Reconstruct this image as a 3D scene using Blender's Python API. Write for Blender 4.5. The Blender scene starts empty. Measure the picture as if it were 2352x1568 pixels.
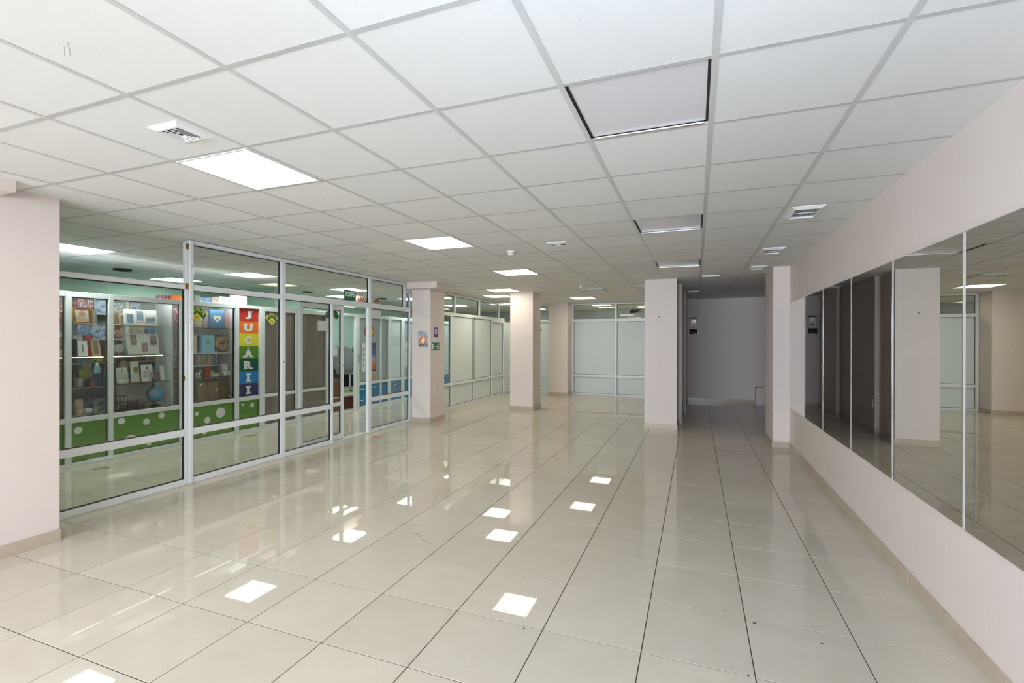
import bpy, bmesh, math, random
from mathutils import Matrix, Vector
rnd = random.Random(11)
SC = bpy.context.scene
COL = SC.collection

# ------------------------------------------------------------------ camera
CZ, ZC = 1.525, 2.598                      # lens height, suspended ceiling height
F_PX, YAW, PIT, ROL = 1106.0, -0.365, -0.0010, 0.0018
cam_d = bpy.data.cameras.new('camera')
cam_d.sensor_width = 36.0
cam_d.lens = F_PX / 2352 * 36.0
cam_d.clip_start = 0.05
cam = bpy.data.objects.new('camera', cam_d)
COL.objects.link(cam)
fw = Vector((math.sin(YAW) * math.cos(PIT), math.cos(YAW) * math.cos(PIT), math.sin(PIT)))
rt = Vector((math.cos(YAW), -math.sin(YAW), 0))
up = rt.cross(fw)
r2 = rt * math.cos(ROL) + up * math.sin(ROL)
u2 = up * math.cos(ROL) - rt * math.sin(ROL)
cam.matrix_world = Matrix(((r2.x, u2.x, -fw.x, 0), (r2.y, u2.y, -fw.y, 0), (r2.z, u2.z, -fw.z, CZ), (0, 0, 0, 1)))
SC.camera = cam

# ------------------------------------------------------------------ light
LED_STRENGTH = 10.5
SKY_STRENGTH = 18.5
world = bpy.data.worlds.new('overcast_sky')
SC.world = world
world.use_nodes = True
bg = world.node_tree.nodes['Background']
bg.inputs[0].default_value = (0.91, 0.98, 1.10, 1)
bg.inputs[1].default_value = SKY_STRENGTH
vs = SC.view_settings
vs.view_transform = 'Standard'
vs.look = 'None'
vs.exposure = 0.23
vs.gamma = 1.0
vs.use_curve_mapping = False
SC.cycles.max_bounces = 8
SC.cycles.diffuse_bounces = 4
SC.cycles.glossy_bounces = 4
SC.cycles.transparent_max_bounces = 16
SC.cycles.use_adaptive_sampling = True
SC.cycles.use_light_tree = False
SC.cycles.adaptive_threshold = 0.08
SC.cycles.adaptive_min_samples = 16
SC.cycles.transmission_bounces = 8
SC.cycles.sample_clamp_indirect = 8.0
SC.cycles.caustics_reflective = False
SC.cycles.caustics_refractive = False
# an unseen window added behind the photographer for its light; a portal only guides the sky light through the opening
WIN = (-4.4, 0.6, 0.20, 2.50, -5.6)       # x0, x1, z0, z1, wall y
pd = bpy.data.lights.new('window_portal', 'AREA')
pd.shape = 'RECTANGLE'
pd.size, pd.size_y = WIN[1] - WIN[0], WIN[3] - WIN[2]
pd.cycles.is_portal = True
po = bpy.data.objects.new('window_portal', pd)
COL.objects.link(po)
po.location = ((WIN[0] + WIN[1]) / 2, WIN[4] - 0.12, (WIN[2] + WIN[3]) / 2)
po.rotation_euler = Vector((0, 1, 0)).to_track_quat('-Z', 'Z').to_euler()

# the photographer's flash gun, a hand above the lens and turned up to the ceiling
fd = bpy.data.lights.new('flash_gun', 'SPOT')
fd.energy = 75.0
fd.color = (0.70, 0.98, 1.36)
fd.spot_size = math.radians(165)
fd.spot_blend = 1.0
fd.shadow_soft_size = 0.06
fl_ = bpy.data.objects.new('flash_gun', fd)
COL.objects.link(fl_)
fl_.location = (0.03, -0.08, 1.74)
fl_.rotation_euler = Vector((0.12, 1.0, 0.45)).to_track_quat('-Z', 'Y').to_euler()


# ------------------------------------------------------------------ materials
def nt(name):
    m = bpy.data.materials.new(name)
    m.use_nodes = True
    t = m.node_tree
    return m, t, t.nodes['Principled BSDF']


def rgba(c):
    return (c[0], c[1], c[2], 1)


def mat(name, col, rough=0.5, metal=0.0, var=0.05, scale=6.0, bump=0.0, bscale=60.0, rand=0.0, spec=0.5, rvar=0.0):
    m, t, p = nt(name)
    N, L = t.nodes, t.links
    tc = N.new('ShaderNodeTexCoord')
    no = N.new('ShaderNodeTexNoise')
    no.inputs['Scale'].default_value = scale
    no.inputs['Detail'].default_value = 4
    L.new(tc.outputs['Object'], no.inputs['Vector'])
    mx = N.new('ShaderNodeMix')
    mx.data_type = 'RGBA'
    L.new(no.outputs['Fac'], mx.inputs[0])
    mx.inputs[6].default_value = rgba([max(0, c * (1 - var)) for c in col])
    mx.inputs[7].default_value = rgba([min(1, c * (1 + var)) for c in col])
    out = mx.outputs[2]
    if rand:
        oi = N.new('ShaderNodeObjectInfo')
        mr = N.new('ShaderNodeMapRange')
        mr.inputs['To Min'].default_value = 1 - rand
        mr.inputs['To Max'].default_value = 1 + rand
        L.new(oi.outputs['Random'], mr.inputs['Value'])
        hs = N.new('ShaderNodeHueSaturation')
        L.new(mr.outputs[0], hs.inputs['Value'])
        L.new(out, hs.inputs['Color'])
        out = hs.outputs[0]
    L.new(out, p.inputs['Base Color'])
    p.inputs['Roughness'].default_value = rough
    p.inputs['Metallic'].default_value = metal
    p.inputs['Specular IOR Level'].default_value = spec
    if bump:
        n2 = N.new('ShaderNodeTexNoise')
        n2.inputs['Scale'].default_value = bscale
        n2.inputs['Detail'].default_value = 5
        L.new(tc.outputs['Object'], n2.inputs['Vector'])
        b = N.new('ShaderNodeBump')
        b.inputs['Strength'].default_value = bump
        b.inputs['Distance'].default_value = 0.003
        L.new(n2.outputs['Fac'], b.inputs['Height'])
        L.new(b.outputs[0], p.inputs['Normal'])
    return m


def glass(name, tint, rough=0.0, f0=0.045):
    """thin pane: straight-through light plus fresnel reflection"""
    m = bpy.data.materials.new(name)
    m.use_nodes = True
    t = m.node_tree
    N, L = t.nodes, t.links
    N.remove(N['Principled BSDF'])
    tr = N.new('ShaderNodeBsdfTransparent')
    tr.inputs[0].default_value = rgba(tint)
    gl = N.new('ShaderNodeBsdfGlossy')
    gl.inputs['Roughness'].default_value = rough
    lw = N.new('ShaderNodeLayerWeight')        # Schlick fresnel from the facing angle
    lw.inputs['Blend'].default_value = 0.5
    pw = N.new('ShaderNodeMath')
    pw.operation = 'POWER'
    pw.inputs[1].default_value = 5.0
    L.new(lw.outputs['Facing'], pw.inputs[0])
    ma = N.new('ShaderNodeMath')
    ma.operation = 'MULTIPLY_ADD'
    ma.inputs[1].default_value = 1 - f0
    ma.inputs[2].default_value = f0
    L.new(pw.outputs[0], ma.inputs[0])
    mx = N.new('ShaderNodeMixShader')
    L.new(ma.outputs[0], mx.inputs[0])
    L.new(tr.outputs[0], mx.inputs[1])
    L.new(gl.outputs[0], mx.inputs[2])
    L.new(mx.outputs[0], N['Material Output'].inputs[0])
    return m


def emit(name, col, strength):
    m, t, p = nt(name)
    p.inputs['Base Color'].default_value = (0.9, 0.9, 0.9, 1)
    p.inputs['Emission Color'].default_value = rgba(col)
    p.inputs['Emission Strength'].default_value = strength
    return m


def prints(name, cols, scale=14.0, rough=0.35):
    """many-coloured printed cardboard"""
    m, t, p = nt(name)
    N, L = t.nodes, t.links
    tc = N.new('ShaderNodeTexCoord')
    no = N.new('ShaderNodeTexNoise')
    no.inputs['Scale'].default_value = scale * 0.75
    no.inputs['Detail'].default_value = 7.0
    no.inputs['Roughness'].default_value = 0.72
    L.new(tc.outputs['Object'], no.inputs['Vector'])
    cr = N.new('ShaderNodeValToRGB')
    cr.color_ramp.interpolation = 'LINEAR'
    e = cr.color_ramp.elements
    lo, hi = 0.34, 0.64
    for i, c in enumerate(cols):
        pos = 0.0 if i == 0 else lo + (hi - lo) * i / len(cols)
        if i < 2:
            e[i].position = pos
            e[i].color = rgba(c)
        else:
            k = e.new(pos)
            k.color = rgba(c)
    L.new(no.outputs['Fac'], cr.inputs[0])
    L.new(cr.outputs[0], p.inputs['Base Color'])
    p.inputs['Roughness'].default_value = rough
    return m


def tile_mat():
    m, t, p = nt('polished_porcelain')
    N, L = t.nodes, t.links
    tc = N.new('ShaderNodeTexCoord')
    ge = N.new('ShaderNodeNewGeometry')
    oi = N.new('ShaderNodeObjectInfo')
    mp = N.new('ShaderNodeMapping')
    mp.inputs['Scale'].default_value = (1.0, 1.6, 1)
    mp.inputs['Rotation'].default_value = (0, 0, 0.5)
    L.new(ge.outputs['Position'], mp.inputs['Vector'])
    no = N.new('ShaderNodeTexNoise')
    no.inputs['Scale'].default_value = 3.2
    no.inputs['Detail'].default_value = 6
    no.inputs['Distortion'].default_value = 0.8
    L.new(mp.outputs[0], no.inputs['Vector'])
    cr = N.new('ShaderNodeValToRGB')
    cr.color_ramp.elements[0].position = 0.3
    cr.color_ramp.elements[0].color = (0.590, 0.535, 0.450, 1)
    cr.color_ramp.elements[1].position = 0.72
    cr.color_ramp.elements[1].color = (0.625, 0.575, 0.495, 1)
    L.new(no.outputs['Fac'], cr.inputs[0])
    mr = N.new('ShaderNodeMapRange')
    mr.inputs['To Min'].default_value = 0.965
    mr.inputs['To Max'].default_value = 1.035
    L.new(oi.outputs['Random'], mr.inputs['Value'])
    hs = N.new('ShaderNodeHueSaturation')
    L.new(mr.outputs[0], hs.inputs['Value'])
    L.new(cr.outputs[0], hs.inputs['Color'])
    L.new(hs.outputs[0], p.inputs['Base Color'])
    p.inputs['Roughness'].default_value = 0.022
    p.inputs['Specular IOR Level'].default_value = 0.26
    p.inputs['IOR'].default_value = 1.5
    return m


def ceil_tile_mat():
    m, t, p = nt('mineral_fibre_tile')
    N, L = t.nodes, t.links
    ge = N.new('ShaderNodeNewGeometry')
    oi = N.new('ShaderNodeObjectInfo')
    vo = N.new('ShaderNodeTexVoronoi')
    vo.inputs['Scale'].default_value = 26
    L.new(ge.outputs['Position'], vo.inputs['Vector'])
    no = N.new('ShaderNodeTexNoise')
    no.inputs['Scale'].default_value = 1.4
    L.new(ge.outputs['Position'], no.inputs['Vector'])
    th = N.new('ShaderNodeMapRange')          # small pits: only voronoi cells with a low distance
    th.inputs['From Min'].default_value = 0.035
    th.inputs['From Max'].default_value = 0.075
    L.new(vo.outputs['Distance'], th.inputs['Value'])
    mx = N.new('ShaderNodeMix')
    mx.data_type = 'RGBA'
    L.new(th.outputs[0], mx.inputs[0])
    mx.inputs[6].default_value = (0.66, 0.65, 0.62, 1)
    mx.inputs[7].default_value = (0.80, 0.805, 0.795, 1)
    mr = N.new('ShaderNodeMapRange')
    mr.inputs['To Min'].default_value = 0.965
    mr.inputs['To Max'].default_value = 1.02
    L.new(oi.outputs['Random'], mr.inputs['Value'])
    hs = N.new('ShaderNodeHueSaturation')
    L.new(mr.outputs[0], hs.inputs['Value'])
    L.new(mx.outputs[2], hs.inputs['Color'])
    L.new(hs.outputs[0], p.inputs['Base Color'])
    p.inputs['Roughness'].default_value = 0.9
    p.inputs['Specular IOR Level'].default_value = 0.2
    return m


MT = {
    'tile': tile_mat(),
    'ctile': ceil_tile_mat(),
    'grout': mat('dark_grout', (0.060, 0.047, 0.036), 0.9, var=0.3, scale=20),
    'tbar': mat('painted_ceiling_grid', (0.60, 0.61, 0.60), 0.45, var=0.06, scale=3),
    'tbar2': mat('cross_tee_shade_tone', (0.53, 0.535, 0.52), 0.5, var=0.08, scale=3),  # darker grid paint; shadow lines along the cross tees put into the colour
    'plenum': mat('plenum_concrete', (0.10, 0.095, 0.09), 0.9),
    'wall': mat('pale_pink_paint', (0.732, 0.652, 0.618), 0.55, var=0.025, scale=1.2, bump=0.06, bscale=90),
    'skirt': mat('beige_skirting_tile', (0.50, 0.425, 0.34), 0.25, var=0.06, scale=5, rand=0.03),
    'pvc': mat('white_window_profile', (0.78, 0.82, 0.85), 0.28, var=0.02, scale=2),
    'pvcg': mat('grey_white_profile', (0.62, 0.66, 0.64), 0.3, var=0.02),
    'gasket': mat('black_rubber_gasket', (0.025, 0.02, 0.018), 0.6),
    'panel': mat('white_sandwich_panel', (0.70, 0.78, 0.80), 0.33, var=0.015, scale=1.0),
    'frost': mat('frosted_white_panel', (0.64, 0.73, 0.735), 0.45, var=0.02, scale=1.0),
    'mint': mat('mint_wall_paint', (0.48, 0.68, 0.58), 0.6, var=0.03, scale=1.5),
    'brown': mat('brown_pleated_blind', (0.20, 0.155, 0.125), 0.6, var=0.12, scale=9),
    'green': mat('leaf_green_film', (0.115, 0.30, 0.035), 0.28, var=0.04),
    'dgreen': mat('dark_green_vinyl', (0.012, 0.16, 0.045), 0.35),
    'signgreen': mat('exit_sign_green', (0.01, 0.17, 0.07), 0.35),
    'yellow': mat('yellow_vinyl', (0.83, 0.72, 0.03), 0.35),
    'whitev': mat('white_vinyl', (0.82, 0.84, 0.86), 0.35, var=0.02),
    'paper': mat('white_paper', (0.80, 0.82, 0.82), 0.6, var=0.02),
    'blue': mat('azure_film', (0.012, 0.20, 0.42), 0.28, var=0.04),
    'steelfilm': mat('marbled_grey_film', (0.36, 0.42, 0.44), 0.3, var=0.22, scale=2.2),
    'red': mat('red_vinyl', (0.62, 0.035, 0.025), 0.4),
    'darkred': mat('dark_red_vinyl', (0.36, 0.03, 0.03), 0.4),
    'orange': mat('orange_vinyl', (0.90, 0.19, 0.02), 0.4),
    'black': mat('black_plastic', (0.012, 0.012, 0.013), 0.4),
    'blackgloss': mat('glossy_black', (0.008, 0.007, 0.008), 0.3),
    'navy': mat('navy_vinyl', (0.035, 0.03, 0.13), 0.4),
    'signblue': mat('sign_blue', (0.05, 0.06, 0.28), 0.4),
    'sky': mat('sky_blue_vinyl', (0.01, 0.22, 0.55), 0.4),
    'teal': mat('teal_green_vinyl', (0.0, 0.10, 0.06), 0.4),
    'grass': mat('grass_vinyl', (0.11, 0.28, 0.025), 0.4),
    'chrome': mat('bright_aluminium', (0.92, 0.93, 0.95), 0.16, 1.0, var=0.02),
    'strip': mat('polished_white_strip', (0.86, 0.88, 0.92), 0.22, 0.35, var=0.03),
    'alu': mat('brushed_aluminium', (0.62, 0.64, 0.66), 0.3, 1.0, var=0.04),
    'whiteplastic': mat('white_plastic', (0.80, 0.80, 0.78), 0.35, var=0.02),
    'vent': mat('vent_white_enamel', (0.83, 0.84, 0.84), 0.35, var=0.02),
    'ventdark': mat('vent_dark_interior', (0.03, 0.025, 0.022), 0.8),
    'led_off': mat('unlit_diffuser', (0.74, 0.74, 0.76), 0.35, var=0.02),
    'card': mat('brown_hardboard', (0.235, 0.145, 0.075), 0.6, var=0.12, scale=5, rand=0.15),
    'wood': mat('reddish_brown_wood', (0.17, 0.050, 0.022), 0.4, var=0.2, scale=4),
    'cream': mat('cream_laminate', (0.66, 0.61, 0.48), 0.35),
    'goldm': mat('gilded_wood', (0.42, 0.22, 0.035), 0.28, 0.7, var=0.45, scale=30),
    'beigew': mat('beige_wood', (0.50, 0.39, 0.25), 0.5, var=0.08),
    'greyfab': mat('grey_mesh_fabric', (0.30, 0.30, 0.305), 0.7, var=0.1, scale=30),
    'greymetal': mat('grey_metal', (0.32, 0.33, 0.34), 0.35, 0.6),
    'silver': mat('silver_plastic', (0.62, 0.63, 0.64), 0.25, 0.4),
    'ltblue': mat('light_blue_card', (0.24, 0.52, 0.66), 0.4),
    'blueb': mat('blue_card', (0.10, 0.22, 0.38), 0.4),
    'pink': mat('dusty_pink_card', (0.52, 0.30, 0.31), 0.5),
    'limeg': mat('olive_green_card', (0.30, 0.36, 0.06), 0.45),
    'skin': mat('tan_plush', (0.36, 0.21, 0.13), 0.9),
    'brownp': mat('dark_brown_plush', (0.10, 0.062, 0.04), 0.9),
    'plush': mat('white_plush', (0.80, 0.78, 0.72), 0.9),
    'greyback': mat('grey_back_panel', (0.30, 0.325, 0.33), 0.6),
    'globe': prints('globe_map', [(0.01, 0.33, 0.62)] * 8 + [(0.55, 0.36, 0.30), (0.42, 0.40, 0.22)], 9.0),
    'p_red': prints('red_toy_print', [(0.45, 0.04, 0.05), (0.50, 0.55, 0.65), (0.42, 0.03, 0.04), (0.08, 0.05, 0.07), (0.6, 0.6, 0.65)], 22),
    'p_blue': prints('blue_toy_print', [(0.30, 0.42, 0.62), (0.05, 0.08, 0.16), (0.10, 0.24, 0.52), (0.45, 0.55, 0.72), (0.45, 0.42, 0.05)], 20),
    'p_car': prints('grey_car_print', [(0.06, 0.07, 0.08), (0.42, 0.46, 0.50), (0.14, 0.17, 0.2), (0.06, 0.2, 0.5), (0.5, 0.45, 0.3)], 18),
    'p_mix': prints('mixed_toy_print', [(0.45, 0.10, 0.05), (0.55, 0.5, 0.42), (0.08, 0.22, 0.30), (0.5, 0.28, 0.05), (0.6, 0.58, 0.55)], 24),
    'p_green': prints('green_toy_print', [(0.10, 0.22, 0.08), (0.3, 0.38, 0.10), (0.06, 0.08, 0.14), (0.4, 0.4, 0.35)], 20),
    'p_book': prints('brown_book_print', [(0.11, 0.035, 0.022), (0.13, 0.04, 0.025), (0.12, 0.04, 0.03), (0.55, 0.42, 0.32), (0.4, 0.16, 0.08)], 13),
    'p_sea': prints('seascape_print', [(0.05, 0.12, 0.25), (0.16, 0.34, 0.45), (0.08, 0.20, 0.33), (0.42, 0.38, 0.32)], 16),
    'p_rose': prints('rose_print', [(0.45, 0.38, 0.38), (0.3, 0.12, 0.13), (0.5, 0.42, 0.42), (0.16, 0.13, 0.11)], 22),
    'p_poster': prints('event_poster_print', [(0.55, 0.62, 0.66), (0.62, 0.66, 0.70), (0.12, 0.12, 0.2), (0.6, 0.7, 0.72), (0.75, 0.75, 0.78)], 30),
    'p_heads': prints('crowd_print', [(0.05, 0.05, 0.07), (0.5, 0.52, 0.6), (0.05, 0.05, 0.09), (0.25, 0.18, 0.16)], 60),
    'photo': prints('portrait_print', [(0.50, 0.44, 0.36), (0.52, 0.46, 0.38), (0.42, 0.30, 0.22), (0.55, 0.5, 0.42)], 10),
    'glass': glass('clear_glass', (0.962, 0.975, 0.962)),
    'glassg': glass('shop_glass', (0.975, 0.985, 0.98)),
    'shelfg': glass('shelf_glass', (0.80, 0.90, 0.86)),
    'sleeve': glass('clear_plastic_film', (0.93, 0.94, 0.94), 0.08),
    'led': emit('lit_diffuser', (1.0, 0.905, 0.675), LED_STRENGTH),
    'led_cool': emit('lit_diffuser_cool', (0.90, 1.0, 0.93), LED_STRENGTH * 1.8),
    'led_day': emit('lit_diffuser_daylight', (0.82, 0.96, 1.16), LED_STRENGTH),  # cool tint for the unseen panels behind the camera, to cool the near room
    'case_led': emit('case_lamp_diffuser', (0.98, 1.0, 0.93), 22.0),
    'warmled': emit('warm_led', (1.0, 0.72, 0.32), 14.0),
}


def mirror_mat():
    m, t, p = nt('silvered_mirror')
    p.inputs['Base Color'].default_value = (0.74, 0.735, 0.70, 1)
    p.inputs['Metallic'].default_value = 1
    p.inputs['Roughness'].default_value = 0.006
    return m


MT['mirror'] = mirror_mat()


def phone_screen():
    m, t, p = nt('phone_wallpaper')
    N, L = t.nodes, t.links
    tc = N.new('ShaderNodeTexCoord')
    sx = N.new('ShaderNodeSeparateXYZ')
    L.new(tc.outputs['Generated'], sx.inputs[0])
    cr = N.new('ShaderNodeValToRGB')
    e = cr.color_ramp.elements
    e[0].color = (0.62, 0.06, 0.03, 1)
    e[1].color = (0.045, 0.035, 0.14, 1)
    for pos, c in ((0.2, (0.65, 0.16, 0.10)), (0.42, (0.45, 0.42, 0.45)), (0.6, (0.10, 0.14, 0.40))):
        k = e.new(pos)
        k.color = rgba(c)
    L.new(sx.outputs['Z'], cr.inputs[0])
    L.new(cr.outputs[0], p.inputs['Base Color'])
    p.inputs['Roughness'].default_value = 0.3
    return m


MT['phone'] = phone_screen()


# ------------------------------------------------------------------ mesh helpers
class B:
    def __init__(s):
        s.bm = bmesh.new()

    def box(s, x0, x1, y0, y1, z0, z1):
        v = [s.bm.verts.new(p) for p in ((x0, y0, z0), (x1, y0, z0), (x1, y1, z0), (x0, y1, z0), (x0, y0, z1), (x1, y0, z1), (x1, y1, z1), (x0, y1, z1))]
        for f in ((0, 3, 2, 1), (4, 5, 6, 7), (0, 1, 5, 4), (1, 2, 6, 5), (2, 3, 7, 6), (3, 0, 4, 7)):
            s.bm.faces.new([v[i] for i in f])
        return s

    def prism(s, pts, y0, y1):
        """outline in x,z extruded along y (pts counter-clockwise seen from -y)"""
        a = [s.bm.verts.new((p[0], y0, p[1])) for p in pts]
        b = [s.bm.verts.new((p[0], y1, p[1])) for p in pts]
        n = len(pts)
        s.bm.faces.new(a)
        s.bm.faces.new(b[::-1])
        for i in range(n):
            j = (i + 1) % n
            s.bm.faces.new((a[j], a[i], b[i], b[j]))
        return s

    def ring(s, x0, x1, z0, z1, w, y0, y1, w2=None, taper=0.0):
        """a rectangular frame lying in the x,z plane; taper lowers the inner lip"""
        w2 = w if w2 is None else w2
        o = [(x0, z0), (x1, z0), (x1, z1), (x0, z1)]
        i = [(x0 + w, z0 + w2), (x1 - w, z0 + w2), (x1 - w, z1 - w2), (x0 + w, z1 - w2)]
        V = {}
        for nm, P, y in (('of', o, y0 + 0.0), ('if', i, y0 + taper), ('ob', o, y1), ('ib', i, y1)):
            V[nm] = [s.bm.verts.new((p[0], y, p[1])) for p in P]
        for a in range(4):
            b = (a + 1) % 4
            s.bm.faces.new((V['of'][a], V['of'][b], V['if'][b], V['if'][a]))
            s.bm.faces.new((V['ob'][b], V['ob'][a], V['ib'][a], V['ib'][b]))
            s.bm.faces.new((V['of'][b], V['of'][a], V['ob'][a], V['ob'][b]))
            s.bm.faces.new((V['if'][a], V['if'][b], V['ib'][b], V['ib'][a]))
        return s

    def lathe(s, prof, n=20, c=(0, 0, 0)):
        rings = []
        for r, z in prof:
            rings.append([s.bm.verts.new((c[0] + r * math.cos(2 * math.pi * k / n), c[1] + r * math.sin(2 * math.pi * k / n), c[2] + z)) for k in range(n)])
        for a, b in zip(rings, rings[1:]):
            for k in range(n):
                j = (k + 1) % n
                s.bm.faces.new((a[k], a[j], b[j], b[k]))
        s.bm.faces.new(rings[0][::-1])
        s.bm.faces.new(rings[-1])
        return s

    def tube(s, pts, r, n=8):
        pts = [Vector(p) for p in pts]
        rings = []
        for i, p in enumerate(pts):
            d = (pts[min(i + 1, len(pts) - 1)] - pts[max(i - 1, 0)]).normalized()
            a = d.orthogonal().normalized()
            if rings:
                a = (last - d * last.dot(d)).normalized()
            last = a
            b = d.cross(a)
            rr = r[i] if isinstance(r, (list, tuple)) else r
            rings.append([s.bm.verts.new(p + (a * math.cos(2 * math.pi * k / n) + b * math.sin(2 * math.pi * k / n)) * rr) for k in range(n)])
        for a, b in zip(rings, rings[1:]):
            for k in range(n):
                j = (k + 1) % n
                s.bm.faces.new((a[k], a[j], b[j], b[k]))
        s.bm.faces.new(rings[0][::-1])
        s.bm.faces.new(rings[-1])
        return s

    def xf(s, m):
        s.bm.transform(m)
        return s

    def mesh(s, name, material, bev=0.0, smooth=False):
        if bev:
            bmesh.ops.bevel(s.bm, geom=list(s.bm.edges), offset=bev, segments=1, affect='EDGES', profile=0.5)
        bmesh.ops.recalc_face_normals(s.bm, faces=list(s.bm.faces))
        me = bpy.data.meshes.new(name)
        s.bm.to_mesh(me)
        s.bm.free()
        me.materials.append(MT[material] if isinstance(material, str) else material)
        if smooth:
            for p in me.polygons:
                p.use_smooth = True
        return me

    def done(s, name, material, parent=None, bev=0.0, smooth=False, loc=None):
        o = bpy.data.objects.new(name, s.mesh(name, material, bev, smooth))
        COL.objects.link(o)
        if parent:
            o.parent = parent
        if loc:
            o.location = loc
        return o


def box(name, material, parent, x0, x1, y0, y1, z0, z1, bev=0.0):
    return B().box(x0, x1, y0, y1, z0, z1).done(name, material, parent, bev)


def inst(name, me, parent, loc, rot=None):
    o = bpy.data.objects.new(name, me)
    COL.objects.link(o)
    o.parent = parent
    o.location = loc
    if rot:
        o.rotation_euler = rot
    return o


def tag(o, label=None, cat=None, group=None, kind=None):
    if label:
        o['label'] = label
    if cat:
        o['category'] = cat
    if group:
        o['group'] = group
    if kind:
        o['kind'] = kind
    return o


def thing(name, label, cat, loc=(0, 0, 0), rz=0.0, group=None):
    o = bpy.data.objects.new(name, None)
    COL.objects.link(o)
    o.location = loc
    o.rotation_euler = (0, 0, rz)
    o.empty_display_size = 0.1
    return tag(o, label, cat, group)


def struct(name, material, *boxes, label=None):
    b = B()
    for q in boxes:
        b.box(*q)
    o = b.done(name, material)
    o['kind'] = 'structure'
    if label:
        o['label'] = label
    return o


def text_mesh(body, size, extrude=0.002, offset=0.0, serif=None):
    c = bpy.data.curves.new('lettering', 'FONT')
    c.body = body
    c.size = size
    c.extrude = extrude
    c.offset = offset
    c.align_x = 'CENTER'
    c.align_y = 'CENTER'
    c.resolution_u = 4
    o = bpy.data.objects.new('lettering', c)
    COL.objects.link(o)
    bpy.context.view_layer.update()
    me = bpy.data.meshes.new_from_object(o.evaluated_get(bpy.context.evaluated_depsgraph_get()))
    bpy.data.objects.remove(o)
    bpy.data.curves.remove(c)
    b = bmesh.new()
    b.from_mesh(me)
    if b.verts:
        xs = [v.co.x for v in b.verts]
        ys = [v.co.y for v in b.verts]
        b.transform(Matrix.Translation((-(min(xs) + max(xs)) / 2, -(min(ys) + max(ys)) / 2, 0)))
    b.transform(Matrix.Rotation(math.pi / 2, 4, 'X'))          # upright in x,z, facing -y
    b.to_mesh(me)
    b.free()
    return me


def fit_mesh(me, w=None, h=None):
    xs = [v.co.x for v in me.vertices]
    zs = [v.co.z for v in me.vertices]
    sx = w / (max(xs) - min(xs)) if w else 1
    sz = h / (max(zs) - min(zs)) if h else 1
    if w and not h:
        sz = sx
    if h and not w:
        sx = sz
    me.transform(Matrix.Diagonal((sx, 1, sz, 1)))
    return me


def lettering(body, parent, material, x, y, z, w=None, h=None, size=0.1, offset=0.0, name='lettering', ex=0.0015):
    me = text_mesh(body, size, ex, offset)
    if w or h:
        fit_mesh(me, w, h)
    me.materials.clear()
    me.materials.append(MT[material])
    return inst(name, me, parent, (x, y, z))


# ------------------------------------------------------------------ view test used only to pick the largest tiles as single parts
def px_area(x, y, z, s):
    d = Vector((x, y, z - CZ))
    q = d.dot(fw)
    if q < 0.4:
        return 0
    u, v = d.dot(rt) / q * F_PX, d.dot(up) / q * F_PX
    if abs(u) > 1176 + s * F_PX / q or abs(v) > 784 + s * F_PX / q:
        return 0
    return (s * F_PX / q) ** 2 * abs(z - CZ) / max(q, 0.1)


# ================================================================== FLOOR
X_IN = -9.55
floor = struct('floor', 'grout', (-4.66, 1.45, -5.6, 1.4, -0.12, -0.0025), (X_IN, 1.45, 1.4, 7.75, -0.12, -0.0025), (X_IN, 2.3, 7.75, 17.2, -0.12, -0.0025), label='floor of polished beige tiles with thin dark joints')
FP = 0.505
TS = FP - 0.0050
tile_me = B().box(-TS / 2, TS / 2, -TS / 2, TS / 2, -0.010, 0.0).mesh('floor_tile', 'tile', bev=0.0008)
cells = []
for i in range(-20, 5):
    for j in range(-15, 31):
        x, y = 0.256 + (i + 0.5) * FP, 1.928 + (j + 0.5) * FP
        if x < X_IN + 0.2 or x > 2.2 or y < -5.6 or y > 17:
            continue
        if (x < -4.6 and y < 1.3) or (x > 1.5 and y < 7.7):
            continue
        hid = x < -4.6 and y < 1.9
        cells.append((0 if hid else px_area(x, y, 0, FP), x, y))
cells.sort(reverse=True)
for a, x, y in cells[:300]:
    inst('floor_tile', tile_me, floor, (x, y, 0), (rnd.uniform(-4e-4, 4e-4), rnd.uniform(-4e-4, 4e-4), 0))
fb = B()
for a, x, y in cells[300:]:
    fb.box(x - TS / 2, x + TS / 2, y - TS / 2, y + TS / 2, -0.010, 0.0)
tag(fb.done('floor_tiles_beyond', 'tile', floor), 'small far floor tiles', kind='stuff')
# chips and a crack in the tiles
for cx, cy, r in ((0.300, 2.905, 0.012), (0.155, 2.985, 0.010), (0.60, 2.83, 0.010), (0.225, 2.44, 0.009), (-1.255, 3.78, 0.012), (-0.85, 2.41, 0.007)):
    n = 7
    P = [(cx + r * rnd.uniform(.5, 1.2) * math.cos(2 * math.pi * k / n), cy + r * .7 * rnd.uniform(.5, 1.2) * math.sin(2 * math.pi * k / n)) for k in range(n)]
    b = B()
    lo = [b.bm.verts.new((p[0], p[1], -0.001)) for p in P]
    hi = [b.bm.verts.new((p[0], p[1], 0.0006)) for p in P]
    b.bm.faces.new(hi)
    for k in range(n):
        b.bm.faces.new((lo[k], lo[(k + 1) % n], hi[(k + 1) % n], hi[k]))
    b.done('chip', 'grout', floor)
crack = [(-2.10, 3.30), (-2.03, 3.28), (-1.97, 3.21), (-1.90, 3.19), (-1.85, 3.155)]
B().tube([(x, y, 0.0002) for x, y in crack], 0.0013, 5).done('crack', 'grout', floor)

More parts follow.
